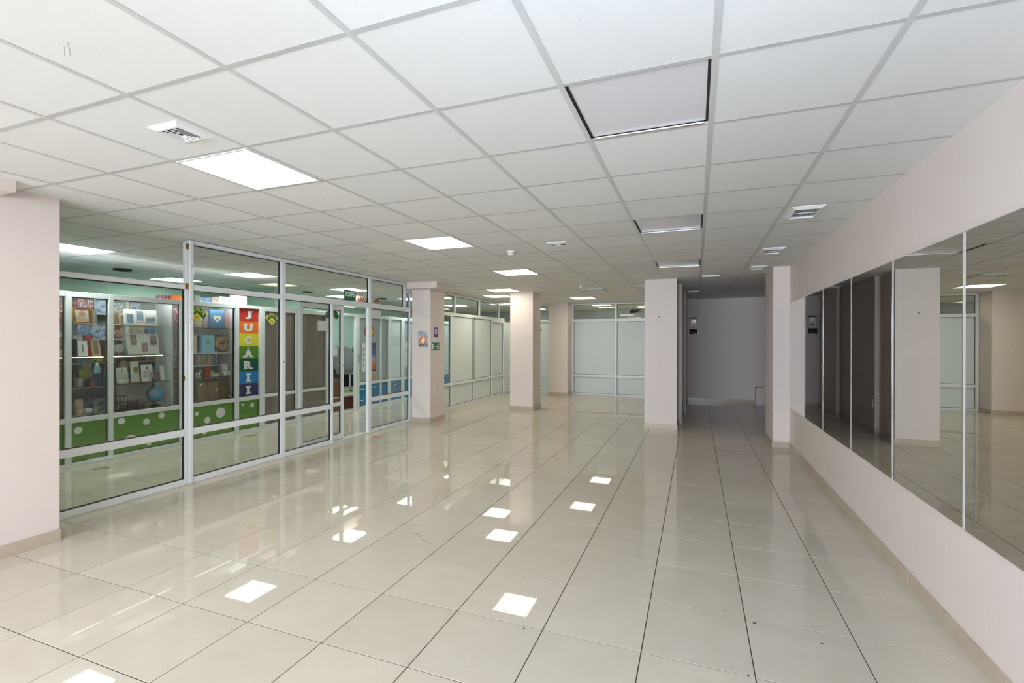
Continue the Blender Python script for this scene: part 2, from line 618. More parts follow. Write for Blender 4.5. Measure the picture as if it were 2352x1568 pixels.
# ================================================================== CEILING
ceiling = struct('ceiling', 'plenum', (-4.66, 1.45, -5.6, 1.4, 2.84, 2.95), (X_IN, 1.45, 1.4, 7.75, 2.84, 2.95), (X_IN, 2.3, 7.75, 17.2, 2.84, 2.95), label='suspended ceiling of square white tiles in a metal grid')
CP = 0.6
gx = lambda k: (k + 0.1097) * CP
gy = lambda j: (j + 2.2807) * CP
LIT = [(-5, 1), (-5, 5), (-5, 9), (-7, 13), (-8, 15), (-5, 17), (-12, 3), (-12, 7), (-12, 11), (-15, 7), (-14, 13), (-5, -3), (-1, -4), (-5, -7), (-1, -8), (-9, 19), (-12, 15), (-5, 21), (-12, 19), (-9, 23), (-3, 23)]
UNLIT = [(-1, 1), (-1, 5), (-1, 9)]
SHIFT = {}
TILT = {}
ct_me = B().box(-0.297, 0.297, -0.297, 0.297, 0.0, 0.015).mesh('ceiling_tile', 'ctile')
cells = []
for k in range(-16, 4):
    for j in range(-12, 25):
        x, y = gx(k) + 0.3, gy(j) + 0.3
        if (k, j) in LIT or (k, j) in UNLIT or y > 17.2 or x < X_IN:
            continue
        if (x > 1.3 and y < 8.3) or (x < -4.9 and y < 1.3):
            continue
        hid = (x < -4.6 and y < 1.6) or y > 13.6 or (x < -7.4 and y > 7) or (x < -5.3 and y > 11)
        cells.append((0 if hid else px_area(x, y, ZC, CP), x, y, k, j))
cells.sort(reverse=True)
for a, x, y, k, j in cells[:300]:
    dz = SHIFT.get((k, j), 0.0)
    ty = TILT.get((k, j), 0.0)
    inst('ceiling_tile', ct_me, ceiling, (x + rnd.uniform(-.001, .001), y + rnd.uniform(-.001, .001), ZC + 0.0022 + dz + .31 * ty),
         (rnd.uniform(-.001, .001) + (0.01 if dz else 0), rnd.uniform(-.001, .001) + ty, 0))
cb = B()
for a, x, y, k, j in cells[300:]:
    cb.box(x - .297, x + .297, y - .297, y + .297, ZC + 0.0016, ZC + 0.0166)
tag(cb.done('ceiling_tiles_beyond', 'ctile', ceiling), 'small far ceiling tiles', kind='stuff')
for k in range(-16, 5):
    y0, y1 = (1.45 if k < -7 else -5.59, 13.5) if k < 3 else (8.3, 13.1)
    B().box(gx(k) - .0125, gx(k) + .0125, y0, 17.1 if -9 < k < -1 else y1, ZC, ZC + 0.0011).done('grid_runner', 'tbar', ceiling)
for j in range(-11, 25):
    x1 = 1.249 if gy(j) < 8.3 else 2.2
    B().box((X_IN + .01) if gy(j) > 1.4 else -4.56, x1, gy(j) - .0115, gy(j) + .0115, ZC + 0.0002, ZC + 0.0011).done('cross_tee', 'tbar2', ceiling)


# ================================================================== WALLS
wall_right = struct('wall_right', 'wall', (1.25, 1.45, -5.6, 7.82, 0, 2.84), label='long pale pink wall that carries the row of mirrors')
struct('wall_recess_right', 'wall', (2.15, 2.3, 7.82, 13.3, 0, 2.84), (1.45, 2.3, 7.70, 7.82, 0, 2.84), label='side wall of the dark recess behind the pillar')
wrb = struct('wall_recess_back', 'wall', (-0.9, 2.15, 13.1, 13.3, 0, 2.84), label='shaded back wall of the dark recess')
wrl = struct('wall_recess_left', 'wall', (-0.80, -0.245, 9.50, 10.55, 0, 2.84), (-0.80, -0.30, 10.55, 11.4, 0, 2.84), (-0.80, -0.212, 11.4, 13.1, 0, 2.84), label='stepped wall behind the pillar at the recess')
struct('wall_left', 'wall', (-4.68, -4.56, -5.6, 1.50, 0, 2.84), label='pale wall at the left edge of the room')
trim = struct('trim_1', 'wall', (-4.56, -4.29, -5.6, 1.84, 2.522, 2.62), label='shallow pale boxing under the ceiling above the left pillar')
struct('wall_corridor_end', 'mint', (X_IN, -4.68, 1.3, 1.45, 0, 2.84))
struct('wall_shops_back', 'mint', (X_IN - .15, X_IN, 1.3, 17.2, 0, 2.84), label='mint green wall deep inside the shops')
struct('wall_shop_divider', 'mint', (X_IN, -8.05, 7.45, 7.55, 0, 2.84), label='mint green dividing wall between two shops')
struct('wall_far', 'mat_far' if False else 'frost', (X_IN, 2.3, 17.2, 17.35, 0, 2.84), label='pale wall of the room behind the far partition')
struct('wall_far_right', 'wall', (-0.9, -0.8, 13.3, 17.2, 0, 2.84))
x0, x1, z0, z1, wy = WIN
struct('wall_back', 'wall', (-4.68, x0, wy - .15, wy, 0, 2.84), (x1, 1.45, wy - .15, wy, 0, 2.84), (x0, x1, wy - .15, wy, 0, z0), (x0, x1, wy - .15, wy, z1, 2.84), label='wall with the added window behind the photographer')
wroot = bpy.data.objects.new('window_1', None)  # unseen window, put in to let sky light into the near room
COL.objects.link(wroot)
wroot['kind'] = 'structure'
wroot['label'] = 'wide unseen window added behind the photographer for its light'
B().ring(x0, x1, z0, z1, 0.05, wy - .11, wy - .05).done('window_frame', 'pvc', wroot)
for a in range(1, 4):
    xx = x0 + (x1 - x0) * a / 4
    box('mullion', 'pvc', wroot, xx - .025, xx + .025, wy - .11, wy - .05, z0 + .05, z1 - .05)
for a in range(4):
    xa = x0 + (x1 - x0) * a / 4 + .03
    box('pane', 'glassg', wroot, xa, xa + (x1 - x0) / 4 - .06, wy - .083, wy - .077, z0 + .05, z1 - .05)


def skirting(name, axis, fixed, a0, a1, out, n=None, parent=None, label=None, h=0.09, off=0.0):
    """a row of skirting tiles along a wall; axis is the running axis, out the outward sign"""
    if parent is None:
        parent = bpy.data.objects.new(name, None)
        COL.objects.link(parent)
        parent['kind'] = 'structure'
        parent['label'] = label
    L = a1 - a0
    n = n or max(1, round(L / FP))
    for i in range(n):
        p, q = a0 + L * i / n + .0013, a0 + L * (i + 1) / n - .0013
        lo, hi = sorted((fixed + off, fixed + out * 0.012))
        if axis == 'y':
            box('skirting_tile', 'skirt', parent, lo, hi, p, q, 0.0, h, .0012)
        else:
            box('skirting_tile', 'skirt', parent, p, q, lo, hi, 0.0, h, .0012)
    return parent


skirting('baseboard_right', 'y', 1.25, -5.55, 7.80, -1, label='beige skirting tiles under the mirror wall')
skirting('baseboard_recess', 'x', 13.1, -0.20, 1.34, -1, label='dark looking skirting along the recess back wall')
skirting('baseboard_left', 'y', -4.56, -5.55, 1.49, 1, label='skirting at the left edge wall')
bs = skirting('baseboard_pilaster', 'y', -0.245, 9.50, 10.55, 1, label='skirting along the stepped recess wall')
skirting('', 'x', 9.50, -0.29, -0.233, -1, parent=bs)
skirting('', 'y', -0.212, 11.4, 13.09, 1, parent=bs)
skirting('', 'x', 11.4, -0.298, -0.20, -1, parent=bs)
# low boxed step in the corner of the recess
tag(box('boxed_step', 'wall', None, 1.345, 2.149, 12.86, 13.099, 0.0, 0.42, .006), 'low plastered box in the right corner of the dark recess', 'box')


# ================================================================== PILLARS
def pillar(label, x0, x1, y0, y1, cap=None, faces='fblr'):
    t = thing('pillar', label, 'pillar', ((x0 + x1) / 2, (y0 + y1) / 2, 0))
    w, d = (x1 - x0) / 2, (y1 - y0) / 2
    box('shaft', 'wall', t, -w, w, -d, d, 0.0, 2.83, .004)
    e = .012
    for f, (a, b, c, g) in dict(f=(-w - e, w + e, -d - e, -d), b=(-w - e, w + e, d, d + e), l=(-w - e, -w, -d, d), r=(w, w + e, -d, d)).items():
        if f in faces:
            box('skirting_tile', 'skirt', t, a, b, c, g, 0.0, 0.09, .0012)
    if cap:
        a, b, c, g, z = cap
        cx, cy = (x0 + x1) / 2, (y0 + y1) / 2
        box('capital', 'wall', t, a - cx, b - cx, c - cy, g - cy, z, 2.62, .003)
    return t


pillar('broad pale pillar at the left edge beside the first glass bay', -5.08, -4.53, 1.50, 2.20, faces='fr')
pillar('pillar with a wider top block carrying the poster and green exit sign', -5.00, -4.60, 7.80, 8.33, cap=(-5.0, -4.365, 7.62, 8.34, 2.485), faces='fr')
pillar('free standing pillar in front of the far white panels, left of centre', -3.86, -3.325, 9.98, 10.53)
pillar('farthest pillar, set against the far white partition', -3.88, -3.335, 13.05, 13.52, faces='flr')
pillar('pillar left of the dark recess, standing out in the room', -0.845, -0.305, 8.72, 9.30)
pillar('slim pillar at the end of the mirror wall', 1.035, 1.30, 7.82, 8.62, faces='fl')

# ================================================================== MIRRORS
YS = [1.17, 2.095, 3.02, 3.935, 4.875, 5.835, 6.765]
YE = YS[1:] + [7.765]
MLAB = ['mirror panel nearest the camera, cut by the frame edge', 'second mirror from the camera, large and cut by the frame', 'third mirror panel from the camera',
        'mirror panel that shows the whole pillar with its plinth', 'fourth mirror panel from the slim pillar', 'third mirror panel from the slim pillar', 'mirror showing the meter boxes']
MLAB = ['mirror panel beyond the right frame edge, nearest the camera', 'big mirror cut by the right frame edge', 'mirror second from the right frame edge, between two bright strips',
        'third mirror from the right frame edge', 'third mirror from the slim pillar at the wall end', 'second mirror from the slim pillar at the wall end', 'last mirror on the wall, right beside the slim pillar']
for i, (a, b) in enumerate(zip(YS, YE)):
    g = 0.016
    t = thing('wall_mirror', MLAB[i], 'mirror', (1.25, (a + b) / 2, 0.60), 0, 'row of mirrors on the pink wall')
    h = (b - a) / 2 - g
    tilt = [0, 0, 0.0015, -0.002, 0.0035, -0.001, 0.002][i]
    gl = box('mirror_glass', 'mirror', t, -0.010, -0.001, -h, h, 0.0, 1.468)
    gl.rotation_euler = (0, 0, tilt)
    gl.location = (-0.004, 0, 0)
    # polished edge strip toward the next mirror
    bm_ = B()
    bm_.prism([(-h - 2 * g + .004, 0), (-h - .002, 0), (-h - .002, 1.468), (-h - 2 * g + .004, 1.468)], 0, 0.013)
    bm_.xf(Matrix.Rotation(math.pi / 2, 4, 'Z'))
    st = bm_.done('edge_strip', 'strip', t, bev=.003)
    st['label'] = 'bright polished strip along the mirror edge'


# ================================================================== GLAZED PARTITIONS
def gasketed(root, name, u0, u1, z0, z1, m, n0=0.034, n1=0.048, gk=0.007):
    o = box(name, m, root, u0 + .002, u1 - .002, n0 + .004, n1 - .004, z0 + .002, z1 - .002)
    B().ring(u0, u1, z0, z1, gk, n0 - .004, n1 + .004).done('gasket', 'gasket', o)
    return o


def prof(root, name, u0, u1, z0, z1, n0=0.0, n1=0.06, m='pvc', bev=.003):
    return box(name, m, root, u0, u1, n0, n1, z0, z1, bev)


RZ = math.pi / 2
XA = -5.03
pa = thing('glazed_partition', 'long white framed glass partition between the room and the toy shop corridor', 'partition', (XA, 0, 0), RZ)
ZB, ZM0, ZM1, ZT0, ZT1, ZTOP = 0.058, 0.515, 0.585, 2.066, 2.150, 2.55
# bottom, middle and upper rails per bay
bays = [(2.205, 3.520), (3.600, 4.776), (4.842, 5.700), (6.629, 7.775)]
for i, (a, b) in enumerate(bays):
    prof(pa, 'bottom_rail', a, b, 0.0, ZB)
    prof(pa, 'middle_rail', a, b, ZM0, ZM1)
    gasketed(pa, 'pane', a, b, ZB, ZM0, 'glass')
    gasketed(pa, 'pane', a, b, ZM1, ZT0, 'glass')
prof(pa, 'transom', 2.205, 3.520, ZT0, 2.112)
prof(pa, 'transom', 3.600, 4.776, ZT0 - .004, 2.125)
prof(pa, 'transom', 4.842, 7.775, ZT0, ZT1)
prof(pa, 'post', 3.520, 3.548, 0.0, 2.565, 0.004, 0.05)
prof(pa, 'post', 3.5485, 3.5995, 0.0, ZC - .003, -0.012, 0.056, bev=.008)
for a, b, zt in ((4.7765, 4.8415, ZTOP), (5.7005, 5.728, ZT0), (6.552, 6.6285, ZT0), (7.7755, 7.797, ZT0 + .1)):
    prof(pa, 'post', a, b, 0.0, zt, -0.004, 0.056)
prof(pa, 'post', 6.580, 6.636, ZT1, ZTOP)
prof(pa, 'post', 7.595, 7.64, ZT1, ZTOP)
prof(pa, 'top_rail', 3.600, 7.64, ZTOP, 2.593)
prof(pa, 'top_rail', 7.64, 7.795, 2.40, 2.45)
prof(pa, 'post', 7.775, 7.797, ZT1 + .02, 2.40)
gasketed(pa, 'pane', 3.600, 4.776, 2.126, ZTOP, 'glass')
gasketed(pa, 'pane', 4.842, 6.58, ZT1, ZTOP, 'glass')
gasketed(pa, 'pane', 6.636, 7.595, ZT1, ZTOP, 'glass')
gasketed(pa, 'pane', 7.642, 7.774, ZT1, 2.40, 'glass')
prof(pa, 'sill_track', 5.728, 6.552, 0.0, 0.018, 0.0, 0.13, 'pvcg')
prof(pa, 'sill_track', 4.842, 5.728, 0.0, 0.018, 0.066, 0.13, 'pvcg')
# bolt ends and screw holes on the posts and transom
for u, z in ((3.534, 2.52), (3.534, 2.10)):
    B().box(u - .012, u + .012, -0.006, 0.007, z - .03, z + .03).done('bolt_plate', 'goldm', pa)
hole = B().lathe([(0.0035, 0), (0.0035, 0.002)], 8).xf(Matrix.Rotation(math.pi / 2, 4, 'X')).mesh('screw_hole', 'black')
for u, z in ((3.70, 2.095), (3.74, 2.092), (3.79, 2.094), (4.40, 2.09), (4.81, 2.10), (4.81, 2.06), (5.1, 2.12), (3.574, 2.32), (3.574, 1.75), (3.574, 1.45), (6.3, 2.1), (7.1, 2.12)):
    inst('screw_hole', hole, pa, (u, -0.013 if abs(u - 3.574) < .01 else (-.005 if 4.73 < u < 4.84 else -0.001), z))
st = B().lathe([(0.009, 0), (0.008, 0.003)], 10).xf(Matrix.Rotation(math.pi / 2, 4, 'X')).done('red_sticker', 'red', pa, loc=(4.806, -0.0045, 1.245))
st['label'] = 'tiny red dot sticker on the post'
cov = box('latch_cover', 'pvc', pa, 3.524, 3.546, -0.004, 0.008, 1.36, 1.70, .003)
lat = box('hinge_stub', 'goldm', pa, 3.5145, 3.5195, 0.004, 0.024, 1.10, 1.15)

# the sliding leaf, pushed half open behind the fixed bay
sl = thing('sliding_door', 'white framed sliding glass door pushed open in the glass partition', 'door', (XA, 0, 0), RZ)
n0, n1 = 0.072, 0.115
for a, b in ((5.159, 5.213), (5.994, 6.045)):
    prof(sl, 'stile', a, b, 0.02, 2.06, n0, n1)
for z0_, z1_ in ((0.02, 0.10), (0.528, 0.588), (1.99, 2.06)):
    prof(sl, 'rail', 5.2133, 5.9937, z0_, z1_, n0, n1)
gasketed(sl, 'pane', 5.213, 5.994, 0.10, 0.528, 'glass', .095, .109)
gasketed(sl, 'pane', 5.213, 5.994, 0.588, 1.99, 'glass', .095, .109)
B().lathe([(0.007, 0), (0.007, 0.003)], 10).xf(Matrix.Rotation(math.pi / 2, 4, 'X')).done('key_hole', 'black', sl, loc=(6.02, n0 - .001, 1.14))


def sheet(name, label, cat, X, y0, y1, z0, z1, m='paper', t=0.0015, rz=RZ):
    o = box(name, m, None, y0 - (y0 + y1) / 2, (y1 - y0) / 2, -t, 0, 0, z1 - z0)
    o.location = (X, (y0 + y1) / 2, z0)
    o.rotation_euler = (0, 0, rz)
    return tag(o, label, cat)


sheet('paper_notice', 'blank white paper sheet taped to the sliding glass door', 'paper', XA - .0975, 5.52, 5.735, 1.672, 1.815)
sheet('paper_notice', 'lower white paper note on the narrow door glass', 'paper', XA - .0975, 5.830, 5.930, 1.285, 1.42)


def dome_logo(label, X, yc, zc, w, h, words, cat='sticker'):
    t = thing('logo_sticker', label, cat, (X, yc, zc), RZ)
    n = 20
    R = w / 2
    P = []
    for k in range(n + 1):                       # upper arc then flatter lower edge
        a = math.pi * (1 - k / n)
        P.append((R * math.cos(a), h * .68 * math.sin(a) ** .8 - h * .02))
    P += [(R * .70, -h * .22), (R * .25, -h * .12), (-R * .25, -h * .12), (-R * .70, -h * .22)]
    B().prism(P[::-1], -0.002, 0.0).done('green_dome', 'dgreen', t)
    d = h * 0.36
    B().prism([(0, -d - h * .1), (d * 1.1, -h * .1), (0, d - h * .1), (-d * 1.1, -h * .1)], -0.0035, -0.002).done('yellow_diamond', 'yellow', t)
    if words:
        b = B()
        s = h * .10
        b.tube([(-s * 1.5, -.0045, -h * .1 + s), (-s * .5, -.0045, -h * .1 - s * .6), (s * .4, -.0045, -h * .1 + s * .6), (s * 1.5, -.0045, -h * .1 - s)], h * .022, 5)
        b.done('squiggle', 'dgreen', t)
        m = len(words)
        for i, ch in enumerate(words):
            a = math.radians(160 - 140 * i / (m - 1))
            me = fit_mesh(text_mesh(ch, .1, .0006, .004), h=h * (.30 if ch in 'plf' else .24))
            me.materials.clear()
            me.materials.append(MT['yellow'])
            o = inst('letter', me, t, (R * .80 * math.cos(a), -0.003, h * .46 * math.sin(a) + h * .04))
            o.rotation_euler = (0, -(a - math.pi / 2) * .8, 0)
    return t


dome_logo('green and yellow dome sticker on the sliding door glass', XA - .0975, 5.815, 1.885, 0.29, 0.155, '')

# exit sign over the sliding door
ex = thing('exit_sign', 'green sign reading IEȘIRE above the sliding door', 'sign', (XA + .02, 6.078, 2.150), RZ)
box('sign_plate', 'signgreen', ex, -.137, .137, 0.0, 0.006, 0.0, 0.158, .001)
lettering('IEȘIRE', ex, 'whitev', 0.0, -0.001, 0.088, w=.238, h=.098, size=.1, offset=.002)

# ---------------- far left white partition (partition C)
XCN = -5.15
pc = thing('panel_partition', 'far white panel partition behind the poster pillar', 'partition', (XCN, 0, 0), RZ)
cu = [(8.36, 9.628), (9.690, 10.810), (10.835, 11.977), (12.012, 12.806)]
for i, (a, b) in enumerate(cu):
    prof(pc, 'bottom_rail', a, b, 0.0, .05)
    gasketed(pc, 'lower_panel', a, b, .05, .515, 'panel')
    if i < 3:
        prof(pc, 'middle_rail', a, b, .515, .578)
        gasketed(pc, 'pane' if i == 0 else 'upper_panel', a, b, .578, 2.09, 'glass' if i == 0 else 'panel')
    else:
        prof(pc, 'middle_rail', a, b, .515, .60)
        gasketed(pc, 'upper_panel', a, b, .60, 2.03, 'panel')
        prof(pc, 'head_rail', a, b, 2.03, 2.09)
prof(pc, 'transom', 8.36, 12.873, 2.09, 2.165)
for a, b in ((9.628, 9.690), (10.810, 10.835), (11.977, 12.012), (12.806, 12.873)):
    prof(pc, 'post', a + .0003, b - .0003, 0.0, 2.0895, -.004, .064)
bar = box('clamp_bar', 'gasket', pc, 10.812, 10.828, -0.014, -0.0045, .55, 2.12, .003)
for a, b in ((8.36, 9.795), (9.860, 11.145), (11.202, 12.47)):
    gasketed(pc, 'pane', a, b, 2.165, 2.545, 'glass')
for a, b in ((9.795, 9.860), (11.145, 11.202), (12.47, 12.495)):
    prof(pc, 'post', a, b, 2.165, 2.545)
prof(pc, 'top_rail', 8.36, 12.495, 2.545, 2.594)
gasketed(pc, 'end_panel', 12.875, 13.54, 0.0, 2.09, 'panel')
gasketed(pc, 'pane', 12.495, 13.54, 2.165, 2.594, 'glass')

# ---------------- far back partition (partition B)
YB = 13.55
pb = thing('panel_partition', 'white panel partition closing the far end of the room', 'partition', (0, YB, 0), 0)
for a, b, up_ in ((-5.14, -4.03, 1), (-3.28, -2.119, 1), (-2.055, -0.90, 1)):
    prof(pb, 'bottom_rail', a, b, 0.0, .045)
    gasketed(pb, 'lower_panel', a, b, .045, .507, 'frost')
    prof(pb, 'middle_rail', a, b, .507, .58)
    gasketed(pb, 'upper_panel', a, b, .58, 2.075, 'frost')
    prof(pb, 'transom', a, b, 2.075, 2.155)
    gasketed(pb, 'pane', a, b, 2.155, 2.555, 'glass')
    prof(pb, 'top_rail', a, b, 2.555, 2.594)
for a, b in ((-4.03, -3.28), ):
    prof(pb, 'post', a, b, 0, 2.594, .004, .058)
for a, b in ((-3.345, -3.2805), (-2.1185, -2.0555)):
    prof(pb, 'post', a, b, 0, 2.594, -.004, .064)
B().lathe([(.022, 0), (.018, .012)], 12).xf(Matrix.Rotation(math.pi / 2, 4, 'X')).done('lock_knob', 'black', pb, loc=(-4.27, .036, 1.86))


# ================================================================== CEILING FITTINGS
RXD = Matrix.Rotation(math.pi / 2, 4, 'X')      # x,z outline laid flat, front facing down


def led_panel(k, j, lit, label, group):
    x, y = gx(k) + .3, gy(j) + .3
    t = thing('led_panel' if lit else 'unlit_panel', label, 'ceiling light', (x, y, ZC), 0, group)
    if lit:
        B().ring(-.286, .286, -.286, .286, .014, -.004, .012).xf(RXD).done('frame', 'whiteplastic', t)
        box('diffuser', 'led_cool' if k < -9 else ('led_day' if j < 0 else 'led'), t, -.272, .272, -.272, .272, 0.001, 0.006)
    else:
        box('diffuser', 'led_off', t, -.276, .276, -.285, .2735, 0.010, 0.018)
        box('edge_rail', 'chrome', t, -.27, .27, .274, .287, -0.002, 0.006, .001)
        box('edge_rail', 'chrome', t, -.27, .27, -.299, -.2855, 0.004, 0.018, .002)
        for s in (-1, 1):
            box('gap_shade_strip', 'ventdark', t, s * .2815 - .0050, s * .2815 + .0050, -.285, .272, 0.006, 0.022)  # dark strip put in for the shade of the gap beside the diffuser
    return t


LLAB = {(-5, 1): 'large glowing ceiling panel nearest the camera', (-5, 5): 'second glowing ceiling panel in the middle row', (-5, 9): 'third glowing panel of the middle row, before the left pillars',
        (-7, 13): 'glowing ceiling panel just before the far free standing pillar', (-8, 15): 'glowing ceiling panel behind the free standing pillar',
        (-5, 17): 'small glowing ceiling panel in front of the far end partition', (-12, 3): 'glowing corridor panel seen above the open first glass bay',
        (-12, 7): 'glowing corridor panel seen through the first upper pane', (-12, 11): 'glowing corridor panel behind the exit sign',
        (-15, 7): 'glowing ceiling panel inside the toy shop', (-14, 13): 'unseen ceiling panel added to light the phone shop', (-5, -3): 'unseen cool ceiling panel behind the photographer in the left row',  # phone shop panel added to brighten its walls; left row panel is unseen
        (-1, -4): 'unseen ceiling panel added behind the photographer on the right', (-5, -7): 'unseen ceiling panel added by the rear window on the left', (-1, -8): 'unseen ceiling panel added by the rear window on the right', (-9, 19): 'ceiling panel at the far corridor end', (-12, 15): 'glowing corridor panel seen through the small end panes', (-12, 19): 'added corridor panel lighting the far corner', (-9, 23): 'panel added to light the room behind the far partition, left', (-3, 23): 'panel added to light the room behind the far partition, right', (-5, 21): 'glowing panel seen through the far partition upper left pane'}  # far corner, far room left and right, and rear panels added for light
for k, j in LIT:
    led_panel(k, j, True, LLAB[(k, j)], 'square led ceiling panels')
ULAB = ['large unlit ceiling panel near the camera', 'second unlit ceiling panel with a bright rear rail', 'third unlit ceiling panel before the pillar by the recess']
for (k, j), l in zip(UNLIT, ULAB):
    led_panel(k, j, False, l, 'unlit ceiling panels')


def grille(label, x, y, w, d):
    t = thing('vent_grille', label, 'vent', (x, y, ZC), 0, 'slotted vents along the mirror wall')
    B().ring(-w / 2, w / 2, -d / 2, d / 2, .030, -.004, .004, .030, taper=-.018).xf(RXD).done('frame', 'vent', t)
    box('backing', 'ventdark', t, -w / 2 + .02, w / 2 - .02, -d / 2 + .018, d / 2 - .018, -.004, .0015)
    iw, idp = w - .06, d - .05
    n = 14
    sm = B().box(-.0016, .0016, -idp / 2, idp / 2, -.011, -.0042).mesh('slat', 'vent')
    for i in range(n):
        o = inst('slat', sm, t, (-iw / 2 + iw * (i + .5) / n, 0, -.001), (0, .25, 0))
    box('bar', 'vent', t, -iw / 2, iw / 2, -.004, .004, -.0165, -.0125)
    return t


grille('slotted vent nearest the camera by the mirror wall', 0.835, 4.57, .235, .36)
grille('second slotted vent in the row by the mirror wall', 0.835, 6.38, .235, .34)
grille('farthest slotted vent, near the slim pillar', 0.835, 7.76, .215, .27)


def diffuser(label, x, y, s):
    t = thing('square_diffuser', label, 'vent', (x, y, ZC), 0, 'square air diffusers')
    B().ring(-s / 2, s / 2, -s / 2, s / 2, s * .15, -.003, .004, taper=-.010).xf(RXD).done('frame', 'vent', t)
    box('backing', 'ventdark', t, -s * .36, s * .36, -s * .36, s * .36, -.004, .0015)
    for i in range(5):
        h = s * (.33 - i * .06)
        B().ring(-h, h, -h, h, s * .022, -.0135, -.012, taper=.005).xf(RXD).done('louvre', 'vent', t)
    return t


diffuser('square air diffuser beside the nearest glowing panel', -2.485, 1.715, .205)
diffuser('square air diffuser in the middle of the ceiling', -1.42, 5.16, .22)


def plate_vent(label, x, y, w, d):
    t = thing('flat_vent', label, 'vent', (x, y, ZC), 0)
    B().ring(-w / 2, w / 2, -d / 2, d / 2, w * .14, -.012, .004).xf(RXD).done('frame', 'tbar', t)
    box('slot_field', 'tbar2', t, -w * .36, w * .36, -d * .36, d * .36, -.004, .004)
    for i in range(4):
        yy = -d * .28 + d * .56 * i / 3
        box('slat', 'tbar', t, -w * .36, w * .36, yy - .012, yy + .012, -.008, -.0045)
    return t


plate_vent('flat air vent plate before the far end partition', -1.98, 10.05, .46, .56)
plate_vent('flat air vent partly hidden behind the recess pillar', -0.98, 9.72, .30, .40)
for (x, y, w, l) in ((0.222, 8.46, .27, 'thin unlit light strip near the recess entrance'), (-0.05, 10.95, .22, 'small unlit light strip inside the recess')):
    t = thing('light_strip', l, 'ceiling light', (x, y, ZC))
    box('housing', 'whiteplastic', t, -w / 2, w / 2, -.03, .03, -.022, 0.0, .003)
    box('diffuser', 'led_off', t, -w / 2 + .01, w / 2 - .01, -.02, .02, -.027, -.0222)


def detector(label, x, y, r):
    t = thing('smoke_detector', label, 'smoke detector', (x, y, ZC), 0, 'smoke detectors')
    B().lathe([(r, 0), (r, -.014), (r * .93, -.02)], 20).done('base', 'whiteplastic', t)
    B().lathe([(r * .8, -.0201), (r * .74, -.04), (r * .55, -.048), (r * .2, -.05)], 20).done('head', 'whiteplastic', t)
    B().lathe([(r * .84, -.024), (r * .84, -.030)], 20).done('slot_ring', 'greymetal', t)
    return t


detector('white smoke detector in the middle of the ceiling', -2.07, 5.38, .055)
detector('smaller smoke detector farther back before the far partition', -2.08, 9.15, .045)


def round_vent(label, x, y, r):
    t = thing('round_vent', label, 'vent', (x, y, ZC), 0, 'round dark ceiling vents')
    B().lathe([(r, 0), (r * .98, -.02), (r * .88, -.026)], 24).done('rim', 'black', t)
    B().lathe([(r * .8, -.0262), (r * .5, -.031), (r * .12, -.033)], 24).done('cone', 'ventdark', t)


round_vent('round black ceiling vent above the toy shop, left', -8.10, 4.70, .12)
round_vent('round dark vent beyond the exit sign corridor', -7.95, 8.25, .11)
round_vent('round dark vent far behind the small end pane', -7.4, 10.2, .11)

# loose threads hanging from the near ceiling joint
B().tube([(-2.12, 1.05, ZC), (-2.117, 1.055, ZC - .02), (-2.122, 1.06, ZC - .045)], .0012, 5).done('loose_wire', 'greymetal', ceiling)
B().tube([(-2.16, 1.06, ZC), (-2.165, 1.064, ZC - .03)], .001, 5).done('loose_wire', 'greymetal', ceiling)


# ================================================================== WALL FITTINGS
def socket(label, loc, rz, w=.09, h=.085):
    t = thing('wall_socket', label, 'socket', loc, rz, 'wall sockets')
    box('plate', 'whiteplastic', t, -w / 2, w / 2, -.010, -.0005, 0, h, .002)
    B().lathe([(.024, 0), (.022, .004)], 16).xf(Matrix.Rotation(math.pi / 2, 4, 'X')).done('well', 'greyback', t, loc=(0, -.0105, h / 2))
    return t


socket('wall socket low on the poster pillar', (-4.60, 7.985, .565), RZ)
socket('wall socket low on the recess back wall', (.13, 13.1, .597), 0, .06, .085)
socket('white socket on the stepped recess wall, seen in the mirrors', (-0.245, 9.62, .45), RZ, .10, .12)
tag(B().lathe([(.014, 0), (.011, .012)], 12).xf(Matrix.Rotation(math.pi / 2, 4, 'X')).done('wall_hook', 'greyback', None, loc=(-0.60, 8.719, 1.95)), 'small hook knob high on the recess pillar', 'hook')

em = thing('electric_meter', 'small grey electric meter above the dark box in the recess', 'meter', (-.058, 13.1, 1.868))
box('housing', 'cream', em, -.078, .078, -.075, -.0005, 0, .235, .006)
box('hood', 'ventdark', em, -.082, .082, -.082, -.0005, .2355, .262)
box('window', 'greymetal', em, -.05, .05, -.08, -.0755, .13, .20)
box('dial', 'black', em, -.035, .035, -.082, -.0755, .045, .07)
for s in (-.02, .02):
    B().lathe([(.009, 0), (.009, .006)], 10).xf(Matrix.Rotation(math.pi / 2, 4, 'X')).done('lamp_button', 'paper', em, loc=(s, -.0805, .165))
fbx = thing('fuse_box', 'dark windowed fuse box with a beige rim in the recess', 'fuse box', (-.066, 13.1, 1.685))
B().ring(-.118, .118, 0, .172, .022, -.06, -.0005).done('rim', 'cream', fbx)
box('door', 'ventdark', fbx, -.096, .096, -.05, -.002, .022, .150)
box('breaker', 'paper', fbx, .03, .055, -.056, -.0505, .035, .06)
box('breaker', 'greymetal', fbx, -.035, -.02, -.056, -.0505, .07, .085)
tag(B().tube([(.045, 13.094, 1.95), (.048, 13.094, 2.3), (.047, 13.094, 2.596)], .006, 6).done('conduit', 'wall', None), 'thin painted cable conduit rising above the meter', 'conduit')

